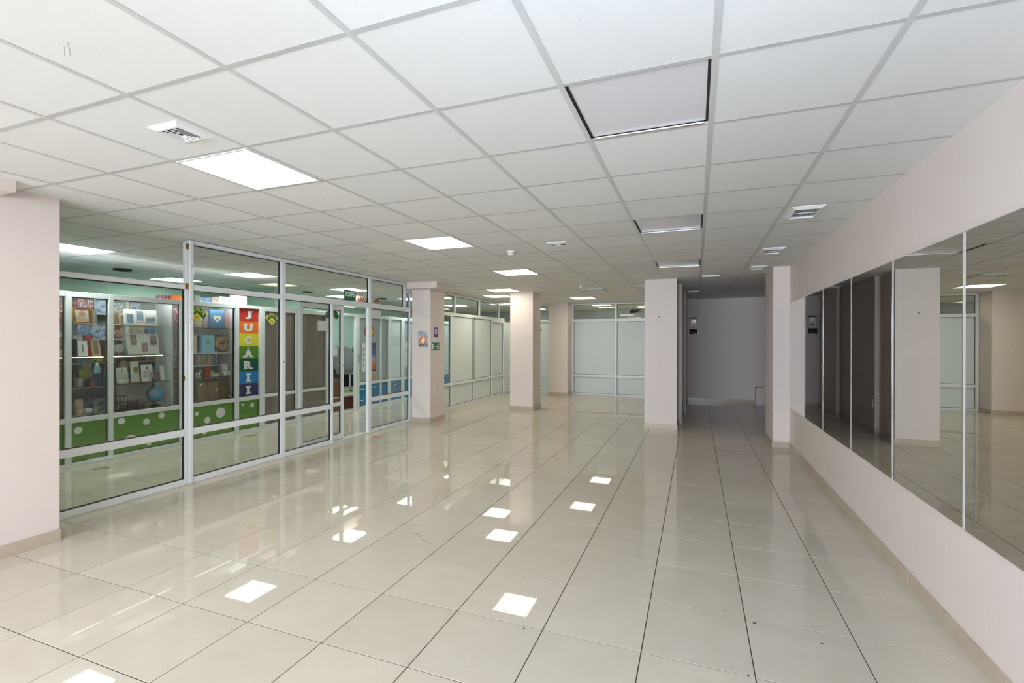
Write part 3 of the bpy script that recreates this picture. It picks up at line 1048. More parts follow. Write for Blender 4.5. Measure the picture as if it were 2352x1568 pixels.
# poster and signs on the pillar
ps = thing('event_poster', 'glossy poster with an orange disc on the pillar front', 'poster', (-4.755, 7.80, 1.415))
box('sheet', 'p_poster', ps, -.11, .11, -.003, -.0005, 0, .293)
P = [(.083 * math.cos(2 * math.pi * k / 24), .083 * math.sin(2 * math.pi * k / 24)) for k in range(24)]
B().prism([(-.005 + a, .118 + b) for a, b in P], -.0045, -.003).done('orange_disc', 'orange', ps)
B().prism([(-.03, .06), (.0, .05), (.03, .07), (.045, .15), (.02, .19), (-.01, .16), (-.035, .13)], -.006, -.0045).done('white_figures', 'whitev', ps)
B().prism([(-.10, .0), (.095, .0), (.10, .035), (.05, .062), (-.05, .062), (-.10, .035)], -.0062, -.003).done('crowd', 'p_heads', ps)
box('title_band', 'red', ps, -.09, -.02, -.0042, -.003, .268, .28)
box('portrait', 'p_rose', ps, .01, .055, -.0042, -.003, .19, .245)
box('text_block', 'ltblue', ps, -.095, -.01, -.0042, -.003, .20, .25)

xs_ = -4.60
bsn = thing('fire_equipment_sign', 'tall blue sign with a red extinguisher mark on the pillar side', 'sign', (xs_, 8.00, 1.590), RZ)
box('plate', 'signblue', bsn, -.070, .070, -.003, -.0005, 0, .187, .001)
box('white_field', 'whitev', bsn, -.04, .04, -.0042, -.003, .066, .158)
B().prism([(.0, .072), (.022, .072), (.022, .135), (.012, .146), (-.018, .14), (-.018, .134), (.0, .132)], -.0055, -.0042).done('extinguisher_mark', 'red', bsn)
pn = thing('small_notice', 'little white paper notice between the blue and green signs', 'paper', (xs_, 8.00, 1.505), RZ)
box('sheet', 'paper', pn, -.05, .05, -.002, -.0005, 0, .075)
for i, w in enumerate((.034, .026, .03)):
    box('text_line', 'greymetal', pn, -w, w, -.0028, -.002, .015 + i * .021, .021 + i * .021)
gs = thing('escape_sign', 'green emergency exit sign with a running figure and arrow', 'sign', (xs_, 7.985, 1.348), RZ)
box('plate', 'signgreen', gs, -.146, .146, -.003, -.0005, 0, .142, .001)
box('doorway_mark', 'whitev', gs, -.133, -.085, -.0042, -.003, .02, .122)
B().prism([(-.07, .069), (-.05, .058), (-.05, .066), (.04, .066), (.04, .073), (-.05, .073), (-.05, .081)], -.0042, -.003).done('arrow', 'whitev', gs)
B().prism([(.055, .02), (.07, .018), (.082, .06), (.105, .045), (.125, .024), (.134, .033), (.11, .065), (.098, .092), (.118, .096), (.118, .106), (.085, .110), (.066, .088), (.060, .072), (.068, .066)], -.0042, -.003).done('running_figure', 'whitev', gs)
B().prism([(.088 + .011 * math.cos(2 * math.pi * k / 12), .122 + .011 * math.sin(2 * math.pi * k / 12)) for k in range(12)], -.0042, -.003).done('figure_head', 'whitev', gs)

# crinkled plastic sleeve on the end pane
b = B()
nx, nz = 9, 7
V = [[b.bm.verts.new((7.24 + .32 * i / nx, -.004 - rnd.uniform(0, .018), 1.42 + .20 * k / nz)) for i in range(nx + 1)] for k in range(nz + 1)]
for k in range(nz):
    for i in range(nx):
        b.bm.faces.new((V[k][i], V[k][i + 1], V[k + 1][i + 1], V[k + 1][i]))
so = b.done('plastic_sleeve', 'sleeve')
so.location = (XA - .028, 0, 0)
so.rotation_euler = (0, 0, RZ)
tag(so, 'crinkled clear plastic sleeve stuck on the end pane', 'plastic sleeve')

# marks on the floor
tag(box('floor_tape', 'red', None, -4.80, -4.665, 6.36, 6.415, .0002, .0012), 'short red tape strip on the floor before the end pane', 'tape')


def arrow(label, x, y, a, s):
    P = [(-.6, -.18), (.1, -.18), (.1, -.42), (.6, 0), (.1, .42), (.1, .18), (-.6, .18)]
    b = B().prism([(p[0] * s, p[1] * s) for p in P], -.0006, .0006).xf(Matrix.Rotation(-math.pi / 2, 4, 'X'))
    o = b.done('floor_arrow', 'grass', None)
    o.location = (x, y, .0009)
    o.rotation_euler = (0, 0, a)
    return tag(o, label, 'sticker', 'green floor arrows')


arrow('green arrow sticker on the corridor floor before the globe window', -6.60, 3.63, 1.2, .16)
arrow('green arrow sticker on the corridor floor below the rainbow panel', -6.66, 5.72, 1.2, .16)
arrow('green arrow sticker on the corridor floor near the middle post', -6.66, 4.68, 1.2, .15)

# ================================================================== TOY SHOP FRONT
XT = -6.98
tf = thing('shop_front', 'toy shop front in white frames with green polka dot panels', 'shop front', (XT, 0, 0), RZ)
# bays: glass with green dotted lower panel
tb = [(2.25, 2.60), (2.66, 3.441), (3.502, 3.893), (3.945, 4.801), (4.90, 5.692)]
for a, b in tb:
    prof(tf, 'bottom_rail', a, b, 0.0, .05)
    o = gasketed(tf, 'green_panel', a, b, .05, .528, 'green')
    prof(tf, 'middle_rail', a, b, .528, .59)
    gasketed(tf, 'pane', a, b, .59, 2.045, 'glassg')
    prof(tf, 'top_rail', a, b, 2.045, 2.11)
prev = 2.20
for a, b in ((2.20, 2.25), (2.60, 2.66), (3.441, 3.502), (3.893, 3.945), (4.801, 4.90), (5.692, 5.764), (6.165, 6.271), (6.964, 7.125), (7.755, 7.81)):
    prof(tf, 'post', a + .0003, b - .0003, 0, 2.11, -.004, .064)
prof(tf, 'bottom_rail', 5.764, 6.165, 0, .05)
prof(tf, 'middle_rail', 5.764, 6.165, .525, .59)
prof(tf, 'top_rail', 5.764, 6.165, 2.06, 2.11)
gasketed(tf, 'green_panel', 5.764, 6.165, .05, .525, 'green')
for a, b in ((6.271, 6.964), (7.125, 7.755)):
    prof(tf, 'bottom_rail', a, b, 0, .065)
    prof(tf, 'middle_rail', a, b, .54, .595)
    prof(tf, 'top_rail', a, b, 2.035, 2.11)
    for z0_, z1_ in ((.065, .54), (.595, 2.035)):
        gasketed(tf, 'pane', a, b, z0_, z1_, 'glassg', .028, .040)
        # pleated brown blind right behind the glass
        bb = B()
        n = 22
        pts = []
        for i in range(n + 1):
            pts.append((a + .004 + (b - a - .008) * i / n, .046 + (.006 if i % 2 else 0)))
        lo = [bb.bm.verts.new((p[0], p[1], z0_ + .003)) for p in pts]
        hi = [bb.bm.verts.new((p[0], p[1], z1_ - .003)) for p in pts]
        lo2 = [bb.bm.verts.new((p[0], p[1] + .004, z0_ + .003)) for p in pts]
        hi2 = [bb.bm.verts.new((p[0], p[1] + .004, z1_ - .003)) for p in pts]
        for i in range(n):
            bb.bm.faces.new((lo[i], lo[i + 1], hi[i + 1], hi[i]))
            bb.bm.faces.new((lo2[i + 1], lo2[i], hi2[i], hi2[i + 1]))
        bb.done('brown_blind', 'brown', tf)
# white dots on the green panels
for u, z, r in ((3.587, .427, .043), (4.06, .47, .043), (4.365, .415, .042), (4.565, .468, .042), (4.17, .20, .07), (4.40, .11, .03), (3.2, .3, .05), (2.9, .42, .04), (5.075, .42, .030), (5.245, .30, .050), (5.465, .385, .078), (5.86, .46, .022), (6.045, .435, .038), (5.2, .12, .03)):
    B().prism([(u + r * math.cos(2 * math.pi * k / 22), z + r * math.sin(2 * math.pi * k / 22)) for k in range(22)], .036, .0381).done('white_dot', 'whitev', tf)
# door hardware dots
for u in (5.73, 6.22):
    for z in (1.06, 1.10, 1.155):
        inst('screw_hole', hole, tf, (u, -.005, z), None).scale = (1.8, 1, 1.8)

# rainbow letter board
rb = thing('letter_board', 'vertical rainbow board spelling JUCĂRII', 'sign', (XT, 0, 0), RZ)
zs = [2.058 - (2.058 - .592) * i / 7 for i in range(8)]
for i, (ch, m) in enumerate(zip('JUCĂRII', ('red', 'orange', 'yellow', 'grass', 'teal', 'sky', 'navy'))):
    sq = box('colour_square', m, rb, 5.766, 6.163, .036, .05, zs[i + 1] + .0004, zs[i] - .0004)
    uc, zc = 5.968, (zs[i] + zs[i + 1]) / 2
    hh = .135
    if ch == 'I':
        b = B()
        b.prism([(-.048, -.068), (.048, -.068), (.048, -.046), (.028, -.040), (.026, 0), (.028, .040), (.048, .046), (.048, .068), (-.048, .068), (-.048, .046), (-.028, .040), (-.026, 0), (-.028, -.040), (-.048, -.046)], -.0022, 0)
        b.done('letter', 'whitev', sq, loc=(uc, .0358, zc))
    else:
        me = text_mesh('A' if ch == 'Ă' else ch, .18, .0011, .011)
        fit_mesh(me, w={'J': .115, 'U': .16, 'C': .15, 'Ă': .17, 'R': .16}[ch], h=.135)
        bm_ = bmesh.new()
        bm_.from_mesh(me)

        def bar(x0, x1, z0, z1):
            vv = [bm_.verts.new(p) for p in ((x0, -.0013, z0), (x1, -.0013, z0), (x1, -.0013, z1), (x0, -.0013, z1))]
            bm_.faces.new(vv)
        # slab serifs
        for q in {'J': [(-.012, .078, .046, .068)], 'U': [(-.098, -.022, .045, .068), (.022, .098, .045, .068)], 'R': [(-.094, -.018, -.068, -.045), (-.094, -.03, .045, .068), (.03, .096, -.068, -.045)],
                  'Ă': [(-.105, -.025, -.068, -.046), (.025, .105, -.068, -.046), (-.024, .024, .078, .094), (-.03, .03, .083, .098)], 'C': [(.04, .066, .01, .05)]}[ch]:
            bar(*q)
        bm_.to_mesh(me)
        bm_.free()
        me.materials.clear()
        me.materials.append(MT['whitev'])
        inst('letter', me, sq, (uc, .0345, zc - (.012 if ch == 'Ă' else 0)))

dome_logo('green and yellow logo sticker on the toy window by the rainbow board', XT - .036, 5.07, 1.895, .30, .19, 'palmira')
dome_logo('green and yellow logo sticker on the brown blind window', XT - .030, 6.44, 1.885, .30, .20, 'palmira')

# ---------------- display shelving behind the toy windows
dc = thing('display_case', 'white display case with glass shelves behind the toy windows', 'display case', (0, 0, 0))
for y in (2.62, 4.745, 5.745):
    box('side_panel', 'pvc', dc, -7.43, -7.06, y - .009, y + .009, .585, 2.0735)
SHZ = [.585, .95, 1.325, 1.72]
secs = [(2.63, 3.915), (3.915, 4.735), (4.755, 5.735)]
for i, (a, b) in enumerate(secs):
    box('base_board', 'pvc', dc, -7.44, -7.06, a, b, .560, .585)
    for z in (SHZ[1:] if i < 2 else [.95, 1.14, 1.33, 1.72]):
        box('glass_shelf', 'shelfg' if z != 1.33 and z != 1.14 else 'pvc', dc, -7.42, -7.075, a + .002, 5.53 if z == 1.14 else b - .002, z - .009, z - .001)
for a, b in ((3.0, 3.885), (3.915, 4.62)):
    box('led_tape', 'pvc', dc, -7.0748, -7.070, a, b, 1.309, 1.319)
    bb = B()
    n = int((b - a) / .021)
    for k in range(n):
        y = a + (b - a) * (k + .5) / n
        bb.box(-7.0698, -7.0655, y - .0045, y + .0045, 1.3105, 1.3175)
    tag(bb.done('led_beads', 'warmled', dc), 'string of tiny warm led beads', kind='stuff')
# shelves against the shop's inner side
sh = thing('stock_shelf', 'grey stock shelving deeper inside the toy shop', 'shelf', (0, 0, 0))
box('back_panel', 'greyback', sh, -8.06, -8.04, 3.0, 6.9, 0.0, 2.2)
for z in (.55, .89, 1.22, 1.55, 1.90):
    box('shelf_board', 'pvcg', sh, -8.039, -7.72, 3.0, 4.50, z - .018, z)
    box('shelf_board', 'pvcg', sh, -8.039, -7.72, 4.56, 6.6, z - .018, z)
for y in (2.99, 4.53, 6.62):
    box('upright', 'pvcg', sh, -8.039, -7.70, y - .02, y + .02, 0, 2.15)
gp = thing('grey_board', 'plain pale board leaning behind the globe', 'board', (-7.50, 4.50, .585))
box('board', 'greyback', gp, -.008, .008, -.24, .23, .0, .36)
box('lower_face', 'cream', gp, .009, .014, -.24, .23, .0, .355)


# ---------------- goods
def goods_box(label, m, X, y0, y1, z0, z1, d=.06, lean=0.0, face=None, name='toy_box', cat='box', group=None):
    t = thing(name, label, cat, (X, (y0 + y1) / 2, z0 + d * math.sin(lean)), RZ, group)
    w, h = (y1 - y0) / 2, z1 - z0
    a = box('carton', m, t, -w, w, 0, d, 0, h, .0015)
    if face:
        fm, fx0, fx1, fz0, fz1 = face
        b_ = box('print', fm, t, w * fx0, w * fx1, -.0012, -.0001, h * fz0, h * fz1)
        b_.rotation_euler = (-lean, 0, 0)
    a.rotation_euler = (-lean, 0, 0)
    return t


def photo_frame(label, m, pic, X, y0, y1, z0, z1, w=.02, lean=.14, matt=None, oval=None):
    t = thing('picture_frame', label, 'picture frame', (X, (y0 + y1) / 2, z0 + .011 * math.sin(lean)), RZ)
    hw, h = (y1 - y0) / 2, z1 - z0
    R = (-lean, 0, 0)
    parts = [B().ring(-hw, hw, 0, h, w * (.55 if m == 'goldm' else 1), -.012, .006, taper=.007).done('moulding', m, t)]
    if m == 'goldm':
        parts.append(B().ring(-hw + w * .5, hw - w * .5, w * .5, h - w * .5, w * .3, -.009, .004, taper=.004).done('inner_moulding', 'brownp', t))
        parts.append(B().ring(-hw + w * .78, hw - w * .78, w * .78, h - w * .78, w * .22, -.008, .004, taper=.004).done('gilt_lip', m, t))
    parts.append(box('picture', pic, t, -hw + w, hw - w, -.003, .003, w, h - w))
    if matt:
        parts.append(box('inset', matt[0], t, hw * matt[1], hw * matt[2], -.0045, -.0031, h * matt[3], h * matt[4]))
    if oval:
        parts.append(B().prism([(hw * oval[1] + hw * oval[3] * math.cos(2 * math.pi * k / 16), h * oval[2] + h * oval[4] * math.sin(2 * math.pi * k / 16)) for k in range(16)], -.006, -.0046).done('portrait', oval[0], t))
    parts.append(B().prism([(-.015, .01), (.015, .01), (.012, h * .7), (-.012, h * .7)], .0065, .010).done('easel_strut', 'black', t))
    for p in parts:
        p.rotation_euler = R
    return t


S1, S2, S3, S0 = 1.722, 1.327, .952, .5855
photo_frame('gilded picture frame with a small portrait photo, on the top shelf', 'goldm', 'photo', -7.14, 3.592, 3.808, S1, 1.942, .042, .16, oval=('skin', 0, .64, .30, .15))
photo_frame('dark grey picture frame standing behind the gilded one', 'greymetal', 'greyback', -7.20, 3.80, 3.882, S1, 1.915, .02)
goods_box('narrow black box on the led lit shelf', 'black', -7.13, 3.595, 3.632, S2, 1.54, .05, name='black_box')
photo_frame('large pale grey frame behind the white one', 'silver', 'paper', -7.20, 3.628, 3.722, S2, 1.59, .016)
photo_frame('white picture frame showing a dark figure', 'whitev', 'paper', -7.13, 3.640, 3.742, S2, 1.522, .012, oval=('greymetal', .1, .5, .2, .28))
rl = goods_box('red gift box with big pale letters on the led lit shelf', 'red', -7.17, 3.748, 3.826, S2, 1.585, .05, .08, name='gift_box')
for i, ch in enumerate('OV'):
    lettering(ch, rl, 'pink', 0, -.003 - .0, .19 - .075 * i, h=.055, name='letter').rotation_euler = (-.08, 0, 0)
photo_frame('beige wooden picture frame leaning at the bay corner', 'beigew', 'card', -7.14, 3.836, 3.89 + .055, S2, 1.538, .022) if False else photo_frame('beige wooden picture frame leaning at the bay corner', 'beigew', 'card', -7.13, 3.792, 3.884, S2, 1.535, .02, .2)


def mesh_cup(label, X, y, z, r, h, m='greymetal'):
    t = thing('pen_cup', label, 'pen cup', (X, y, z))
    B().lathe([(r * .88, 0), (r * .9, .004), (r, h), (r * .94, h), (r * .86, .008)], 20).done('cup', m, t)
    B().tube([(r * .98 * math.cos(k / 20 * 2 * math.pi), r * .98 * math.sin(k / 20 * 2 * math.pi), h) for k in range(21)], .0025, 5).done('wire_rim', 'black', t)
    return t


mesh_cup('grey wire pen cup on the third shelf', -7.14, 3.655, S3, .048, .108)
mesh_cup('grey wire pen cup at the bottom shelf', -7.14, 3.835, S0, .047, .105)
bt = thing('soap_bottle', 'pale blue bottle with a white cone cap in a navy holder', 'bottle', (-7.13, 3.845, S3))
B().lathe([(.034, 0), (.036, .01), (.036, .15)], 16).done('holder', 'navy', bt)
B().lathe([(.033, .151), (.034, .20), (.030, .235), (.020, .25)], 16, ).done('bottle', 'ltblue', bt)
B().lathe([(.019, .2505), (.012, .275), (.004, .292)], 14).done('cap', 'paper', bt)
goods_box('olive green box behind the pen cup', 'limeg', -7.20, 3.70, 3.775, 1.075 - .123, 1.165, .05)
goods_box('pink and orange activity pack behind the bottle', 'p_mix', -7.27, 3.775, 3.875, S3, 1.26, .02, .1)
goods_box('low black case beside the upper pen cup', 'black', -7.143, 3.715, 3.792, S3, 1.04, .05)
goods_box('tiny blue and yellow packet beside the pen cup', 'sky', -7.115, 3.715, 3.77, S3 + .032, S3 + .06, .03) if False else None
goods_box('tiny red and white box at the third shelf edge', 'red', -7.11, 3.765, 3.80, S3, S3 + .045, .03)
goods_box('tall beige carton at the bottom of the first bay', 'beigew', -7.12, 3.632, 3.700, S0, .79, .05, .12, face=('paper', -.3, .3, .2, .3))
goods_box('white lidded low box beside the beige carton', 'paper', -7.11, 3.715, 3.785, S0, .665, .06, face=('greymetal', -1, 1, 0, .5))
goods_box('slim yellow pack beside the lower pen cup', 'yellow', -7.20, 3.86, 3.885, S0, .70, .03)
# first narrow bay at the far left
goods_box('red topped carton in the leftmost narrow window', 'p_red', -7.15, 3.30, 3.53, S1, 1.96, .05)
goods_box('white carton in the leftmost narrow window', 'paper', -7.15, 3.32, 3.535, S2, 1.62, .05, face=('p_mix', -.8, .8, .3, .8))
goods_box('violet striped carton in the leftmost window', 'p_rose', -7.15, 3.30, 3.53, S3, 1.20, .05)
goods_box('brown carton at the bottom of the leftmost window', 'card', -7.15, 3.30, 3.535, S0, .85, .05)

# toy boxes on the inner shelving
T = [('red fire truck toy box on the topmost inner shelf', 'p_red', 3.945, 4.128, 1.9005, 2.10), ('blue car toy box on the topmost inner shelf', 'p_blue', 4.14, 4.36, 1.9005, 2.105),
     ('grey car toy box on the second inner shelf', 'p_car', 3.945, 4.088, 1.5505, 1.722), ('blue racing car box on the second inner shelf', 'p_blue', 4.093, 4.276, 1.5505, 1.726),
     ('green toy box next to the blue racing car box', 'p_green', 4.279, 4.36, 1.5505, 1.73), ('blue striped toy box on the third inner shelf', 'blueb', 3.945, 4.11, 1.2205, 1.30),
     ('red striped car box on the lower inner shelf', 'p_red', 3.945, 4.12, .8905, 1.10), ('black and white toy box on the lower inner shelf', 'p_car', 4.125, 4.34, .8905, 1.12),
     ('purple and red toy car box behind the round mirror', 'p_mix', 4.58, 4.79, 1.5505, 1.72), ('green and blue toy box behind the beige frame', 'p_blue', 4.58, 4.72, 1.9005, 2.08),
     ('blue ball shaped toy box behind the collage frames', 'blueb', 4.83, 4.99, 1.5505, 1.70), ('grey clear front toy box behind the collage frames', 'silver', 5.0, 5.16, 1.5505, 1.69),
     ('brown toy carton behind the doll head', 'p_book', 4.58, 4.70, 1.2205, 1.31), ('orange toy box low on the inner shelf', 'orange', 4.58, 4.75, .8905, 1.0),
     ('dark blue toy box behind the soap bottle', 'p_blue', 4.125, 4.32, .5505, .72), ('grey boxed game low behind the beige carton', 'p_car', 3.95, 4.11, .5505, .74), ('green boxed game beside the upright shelf post', 'p_green', 4.34, 4.48, .8905, 1.06),
     ('red and cream boxed doll on the third inner shelf', 'p_mix', 4.34, 4.49, 1.2205, 1.46), ('brown boxed set on the second inner shelf by the post', 'p_book', 4.37, 4.50, 1.5505, 1.74), ('white boxed set on the top inner shelf by the post', 'p_poster', 4.37, 4.50, 1.9005, 2.06),
     ('pink boxed toy behind the rose collage', 'p_rose', 4.80, 4.98, 1.2205, 1.44), ('blue boxed toy behind the hanging packs', 'p_blue', 4.78, 4.96, .8905, 1.12)]
for l, m, a, b, z0_, z1_ in T:
    goods_box(l, m, -7.74, a, b, z0_, z1_, .12)
yc = thing('toy_car', 'yellow toy car on the inner shelf', 'toy car', (-7.80, 4.22, 1.2205), RZ)
B().prism([(-.095, .012), (.095, .012), (.095, .035), (.05, .04), (.025, .066), (-.045, .066), (-.07, .042), (-.095, .036)], -.03, .03).done('body', 'yellow', yc, bev=.002)
for s in (-.055, .055):
    B().lathe([(.016, -.034), (.016, .034)], 12).xf(Matrix.Rotation(math.pi / 2, 4, 'X')).done('wheels', 'black', yc, loc=(s, 0, .016))

# bay two
photo_frame('plain beige frame left of the upper collage frame', 'beigew', 'card', -7.16, 4.00, 4.135, S1, 1.90, .022)


def collage(label, X, y0, y1, z0, z1, pics):
    t = thing('collage_frame', label, 'picture frame', (X, (y0 + y1) / 2, z0 + .003), RZ)
    hw, h = (y1 - y0) / 2, z1 - z0
    R = (-.14, 0, 0)
    box('board', 'whitev', t, -hw, hw, 0, .018, 0, h, .003).rotation_euler = R
    for m, a, b, c, d in pics:
        B().ring(a * hw, b * hw, c * h, d * h, .008, -.006, 0).done('mount', 'paper', t).rotation_euler = R
        box('photo', m, t, a * hw + .008, b * hw - .008, -.002, -.0002, c * h + .008, d * h - .008).rotation_euler = R
    return t


collage('white collage frame with three seaside photos on the top shelf', -7.13, 4.158, 4.585, S1, 1.945, [('p_sea', -.86, -.42, .12, .72), ('p_sea', -.28, .18, .28, .95), ('p_sea', .26, .92, .22, .52), ('paper', -.30, .20, .02, .24), ('paper', .30, .94, .58, .95)])
collage('white collage frame with rose photos on the led lit shelf', -7.13, 4.208, 4.615, S2, 1.618, [('p_rose', -.86, -.38, .42, .96), ('p_rose', -.20, .26, .08, .58), ('p_rose', .36, .90, .40, .94), ('paper', -.86, -.34, .04, .38), ('paper', -.22, .26, .62, .94)])
rm = thing('round_mirror', 'round silver table mirror beside the rose collage', 'mirror', (-7.15, 4.105, S2), RZ)
B().lathe([(.058, 0), (.058, .012), (.050, .014)], 26).xf(Matrix.Rotation(math.pi / 2, 4, 'X')).done('disc', 'silver', rm, loc=(0, .006, .088))
B().lathe([(.034, 0), (.03, .006), (.008, .012), (.007, .034)], 16).done('foot', 'greymetal', rm)


def pack(label, X, y0, y1, z0, z1, mark, window):
    t = goods_box(label, 'paper', X, y0, y1, z0, z1, .012, .12, name='hanging_pack', cat='pack')
    h, w = z1 - z0, (y1 - y0) / 2
    for nm, m, a, b, c, d in (('logo_mark', mark, -.12, .16, .74, .86), ('window', window, -.72, .72, .22, .66), ('euro_slot', 'black', -.15, .15, .94, .965), ('text_line', 'greymetal', .1, .75, .07, .12)):
        box(nm, m, t, w * a, w * b, -.0016, -.0002, h * c, h * d).rotation_euler = (-.12, 0, 0)
    return t


pack('white hanging pack with a red mark, left on the third shelf', -7.12, 4.066, 4.203, S3, 1.160, 'red', 'silver')
pack('white hanging pack with a red mark, right of the green one', -7.12, 4.374, 4.518, S3, 1.190, 'red', 'silver')
goods_box('tall white pack with an olive green square', 'paper', -7.16, 4.262, 4.368, S3, 1.235, .014, .1, face=('limeg', -.3, .7, .45, .72), name='tall_pack', cat='pack')
goods_box('small light blue box between the hanging packs', 'ltblue', -7.20, 4.215, 4.26, S3 + .0, 1.10, .03)
photo_frame('small dark picture frame near the globe, one shelf up', 'black', 'brown', -7.12, 4.500, 4.605, S3, 1.07, .012, .2)
goods_box('slim white card pack by the side panel', 'paper', -7.14, 4.632, 4.69, S3, 1.16, .01, .1, face=('greymetal', -.2, .1, .5, .55))
dh = thing('plush_toy', 'big round brown plush head with a tan face under the led strip', 'plush toy', (-7.325, 4.27, S3), RZ)
B().lathe([(.02, .0), (.055, .02), (.075, .09), (.085, .19), (.09, .26), (.075, .31), (.04, .338), (.01, .343)], 20).done('hair', 'brownp', dh, smooth=True)
B().lathe([(.02, .16), (.055, .18), (.072, .22), (.068, .26), (.045, .30), (.01, .315)], 18).done('face', 'skin', dh, smooth=True, loc=(-.02, -.035, -.005))
for s in (-.05, .012):
    B().lathe([(.002, -.012), (.011, 0), (.002, .012)], 10).done('eye', 'black', dh, loc=(s, -.102, .245))
goods_box('magenta striped pack left of the white packs', 'p_rose', -7.19, 4.0, 4.075, S3, 1.13, .03)


def wire_basket(label, X, y0, y1, z, h, d, m='black'):
    t = thing('wire_organiser', label, 'organiser', (X, (y0 + y1) / 2, z), RZ)
    w = (y1 - y0) / 2
    B().box(-w, w, 0, d, 0.0, .006).done('tray', m, t)
    for zz in (h * .5, h):
        B().tube([(-w, 0, zz), (w, 0, zz), (w, d, zz), (-w, d, zz), (-w, 0, zz)], .003, 5).done('rim_wire', m, t)
    for i in range(5):
        u = -w + 2 * w * i / 4
        B().tube([(u, 0, 0), (u, 0, h)], .002, 5).done('upright_wire', m, t)
        B().tube([(u, d, 0), (u, d, h)], .002, 5).done('upright_wire', m, t)
    return t


wire_basket('black wire desk organiser, left at the bottom shelf', -7.12, 4.03, 4.16, S0, .12, .10)
wire_basket('tall black wire file holder behind the organisers', -7.26, 4.10, 4.27, S0, .18, .08)
wire_basket('low black wire organiser beside the globe', -7.12, 4.225, 4.44, S0, .075, .10)
goods_box('dark carton inside the black organisers', 'ventdark', -7.15, 4.17, 4.22, S0, .66, .08)
goods_box('brown mesh box standing on the low organiser', 'brown', -7.28, 4.31, 4.43, S0, .69, .05)

gl = thing('desk_globe', 'blue desk globe on a black stand in the toy window', 'globe', (-7.15, 4.562, S0))
B().lathe([(.076, 0), (.074, .012), (.045, .034), (.014, .044), (.010, .075)], 24).done('stand', 'black', gl)
bmg = B()
bmesh.ops.create_uvsphere(bmg.bm, u_segments=32, v_segments=18, radius=.099)
bmg.done('ball', 'globe', gl, smooth=True, loc=(0, 0, .183))
arc = [(0, -.109 * math.cos(a) * .0 + .110 * math.sin(a), .183 + .110 * math.cos(a)) for a in [math.radians(d) for d in range(-160, -339, -12)]]
arc = [(0.0, .110 * math.sin(math.radians(d)), .183 + .110 * math.cos(math.radians(d))) for d in range(25, 206, 12)]
arc = [(0.0, -y, z) for _, y, z in arc]
B().tube(arc, .005, 6).done('meridian_arm', 'black', gl)
for p in (arc[0], arc[-1]):
    bmg = B()
    bmesh.ops.create_uvsphere(bmg.bm, u_segments=10, v_segments=6, radius=.010)
    bmg.done('pivot_knob', 'black', gl, loc=p)

# boxes standing on top of the case
for l, m, a, b, z1_ in (('red and white toy carton on top of the case', 'p_red', 4.60, 4.74, 2.172), ('orange toy carton on top of the case', 'orange', 4.745, 4.90, 2.178), ('green printed carton on top of the case', 'p_green', 5.10, 5.185, 2.222),
                        ('long car toy carton on top of the case', 'p_car', 5.19, 5.365, 2.19), ('grey and pink carton on top of the case', 'p_rose', 5.37, 5.50, 2.21), ('white carton with coloured figures on top of the case', 'p_poster', 5.505, 5.695, 2.232)):
    goods_box(l, m, -7.10, a, b, 2.0905, z1_, .10)
for a, b in ((3.1, 3.85), (3.95, 4.70), (4.80, 5.70)):
    lamp = box('case_lamp', 'case_led', dc, -7.058, -7.050, a, b, 2.048, 2.0735)  # strip added behind the rail to brighten the goods, in place of spots
    lamp['label'] = 'slim hidden strip lamp standing in for spotlights in the display case'
box('top_board', 'pvc', dc, -7.44, -7.06, 2.63, 6.02, 2.074, 2.09)
goods_box('plain white board standing on the case by the rainbow sign', 'paper', -7.10, 5.70, 6.01, 2.0905, 2.285, .02, name='white_board', cat='board')

# bay three
g3 = [('blue keepsake box with a pale heart, top shelf', 'blueb', 5.395, 5.638, S1, 2.012, .05), ('reddish storybooks left of the heart box', 'p_rose', 5.31, 5.39, S1, 1.97, .06), ('pair of dusty pink gift rolls by the heart box', 'pink', 5.645, 5.73, S1, 1.97, .05),
      ('blue spined book under the logo sticker', 'blueb', 5.10, 5.15, S1, 1.86, .1), ('printed album under the logo sticker', 'p_mix', 5.155, 5.30, S1, 1.90, .06),
      ('light blue album with cartoon print', 'ltblue', 5.262, 5.475, 1.332, 1.605, .05), ('dark brown photo book beside the light blue album', 'p_book', 5.49, 5.725, 1.332, 1.62, .05),
      ('dark blue book spine at the left of the album', 'navy', 5.205, 5.255, 1.332, 1.60, .12), ('pale book spine at the left of the album', 'cream', 5.15, 5.20, 1.332, 1.60, .12),
      ('red and teal puzzle box on the narrow shelf', 'p_mix', 5.16, 5.342, 1.142, 1.305, .05), ('cream picture card box on the narrow shelf', 'photo', 5.35, 5.44, 1.142, 1.302, .05),
      ('dark patterned box on the narrow shelf', 'p_car', 5.447, 5.485, 1.142, 1.305, .05), ('blue patterned box at the end of the narrow shelf', 'p_blue', 5.488, 5.525, 1.142, 1.305, .05),
      ('red gift card above the brown boards', 'red', 5.315, 5.40, .952, 1.128, .02)]
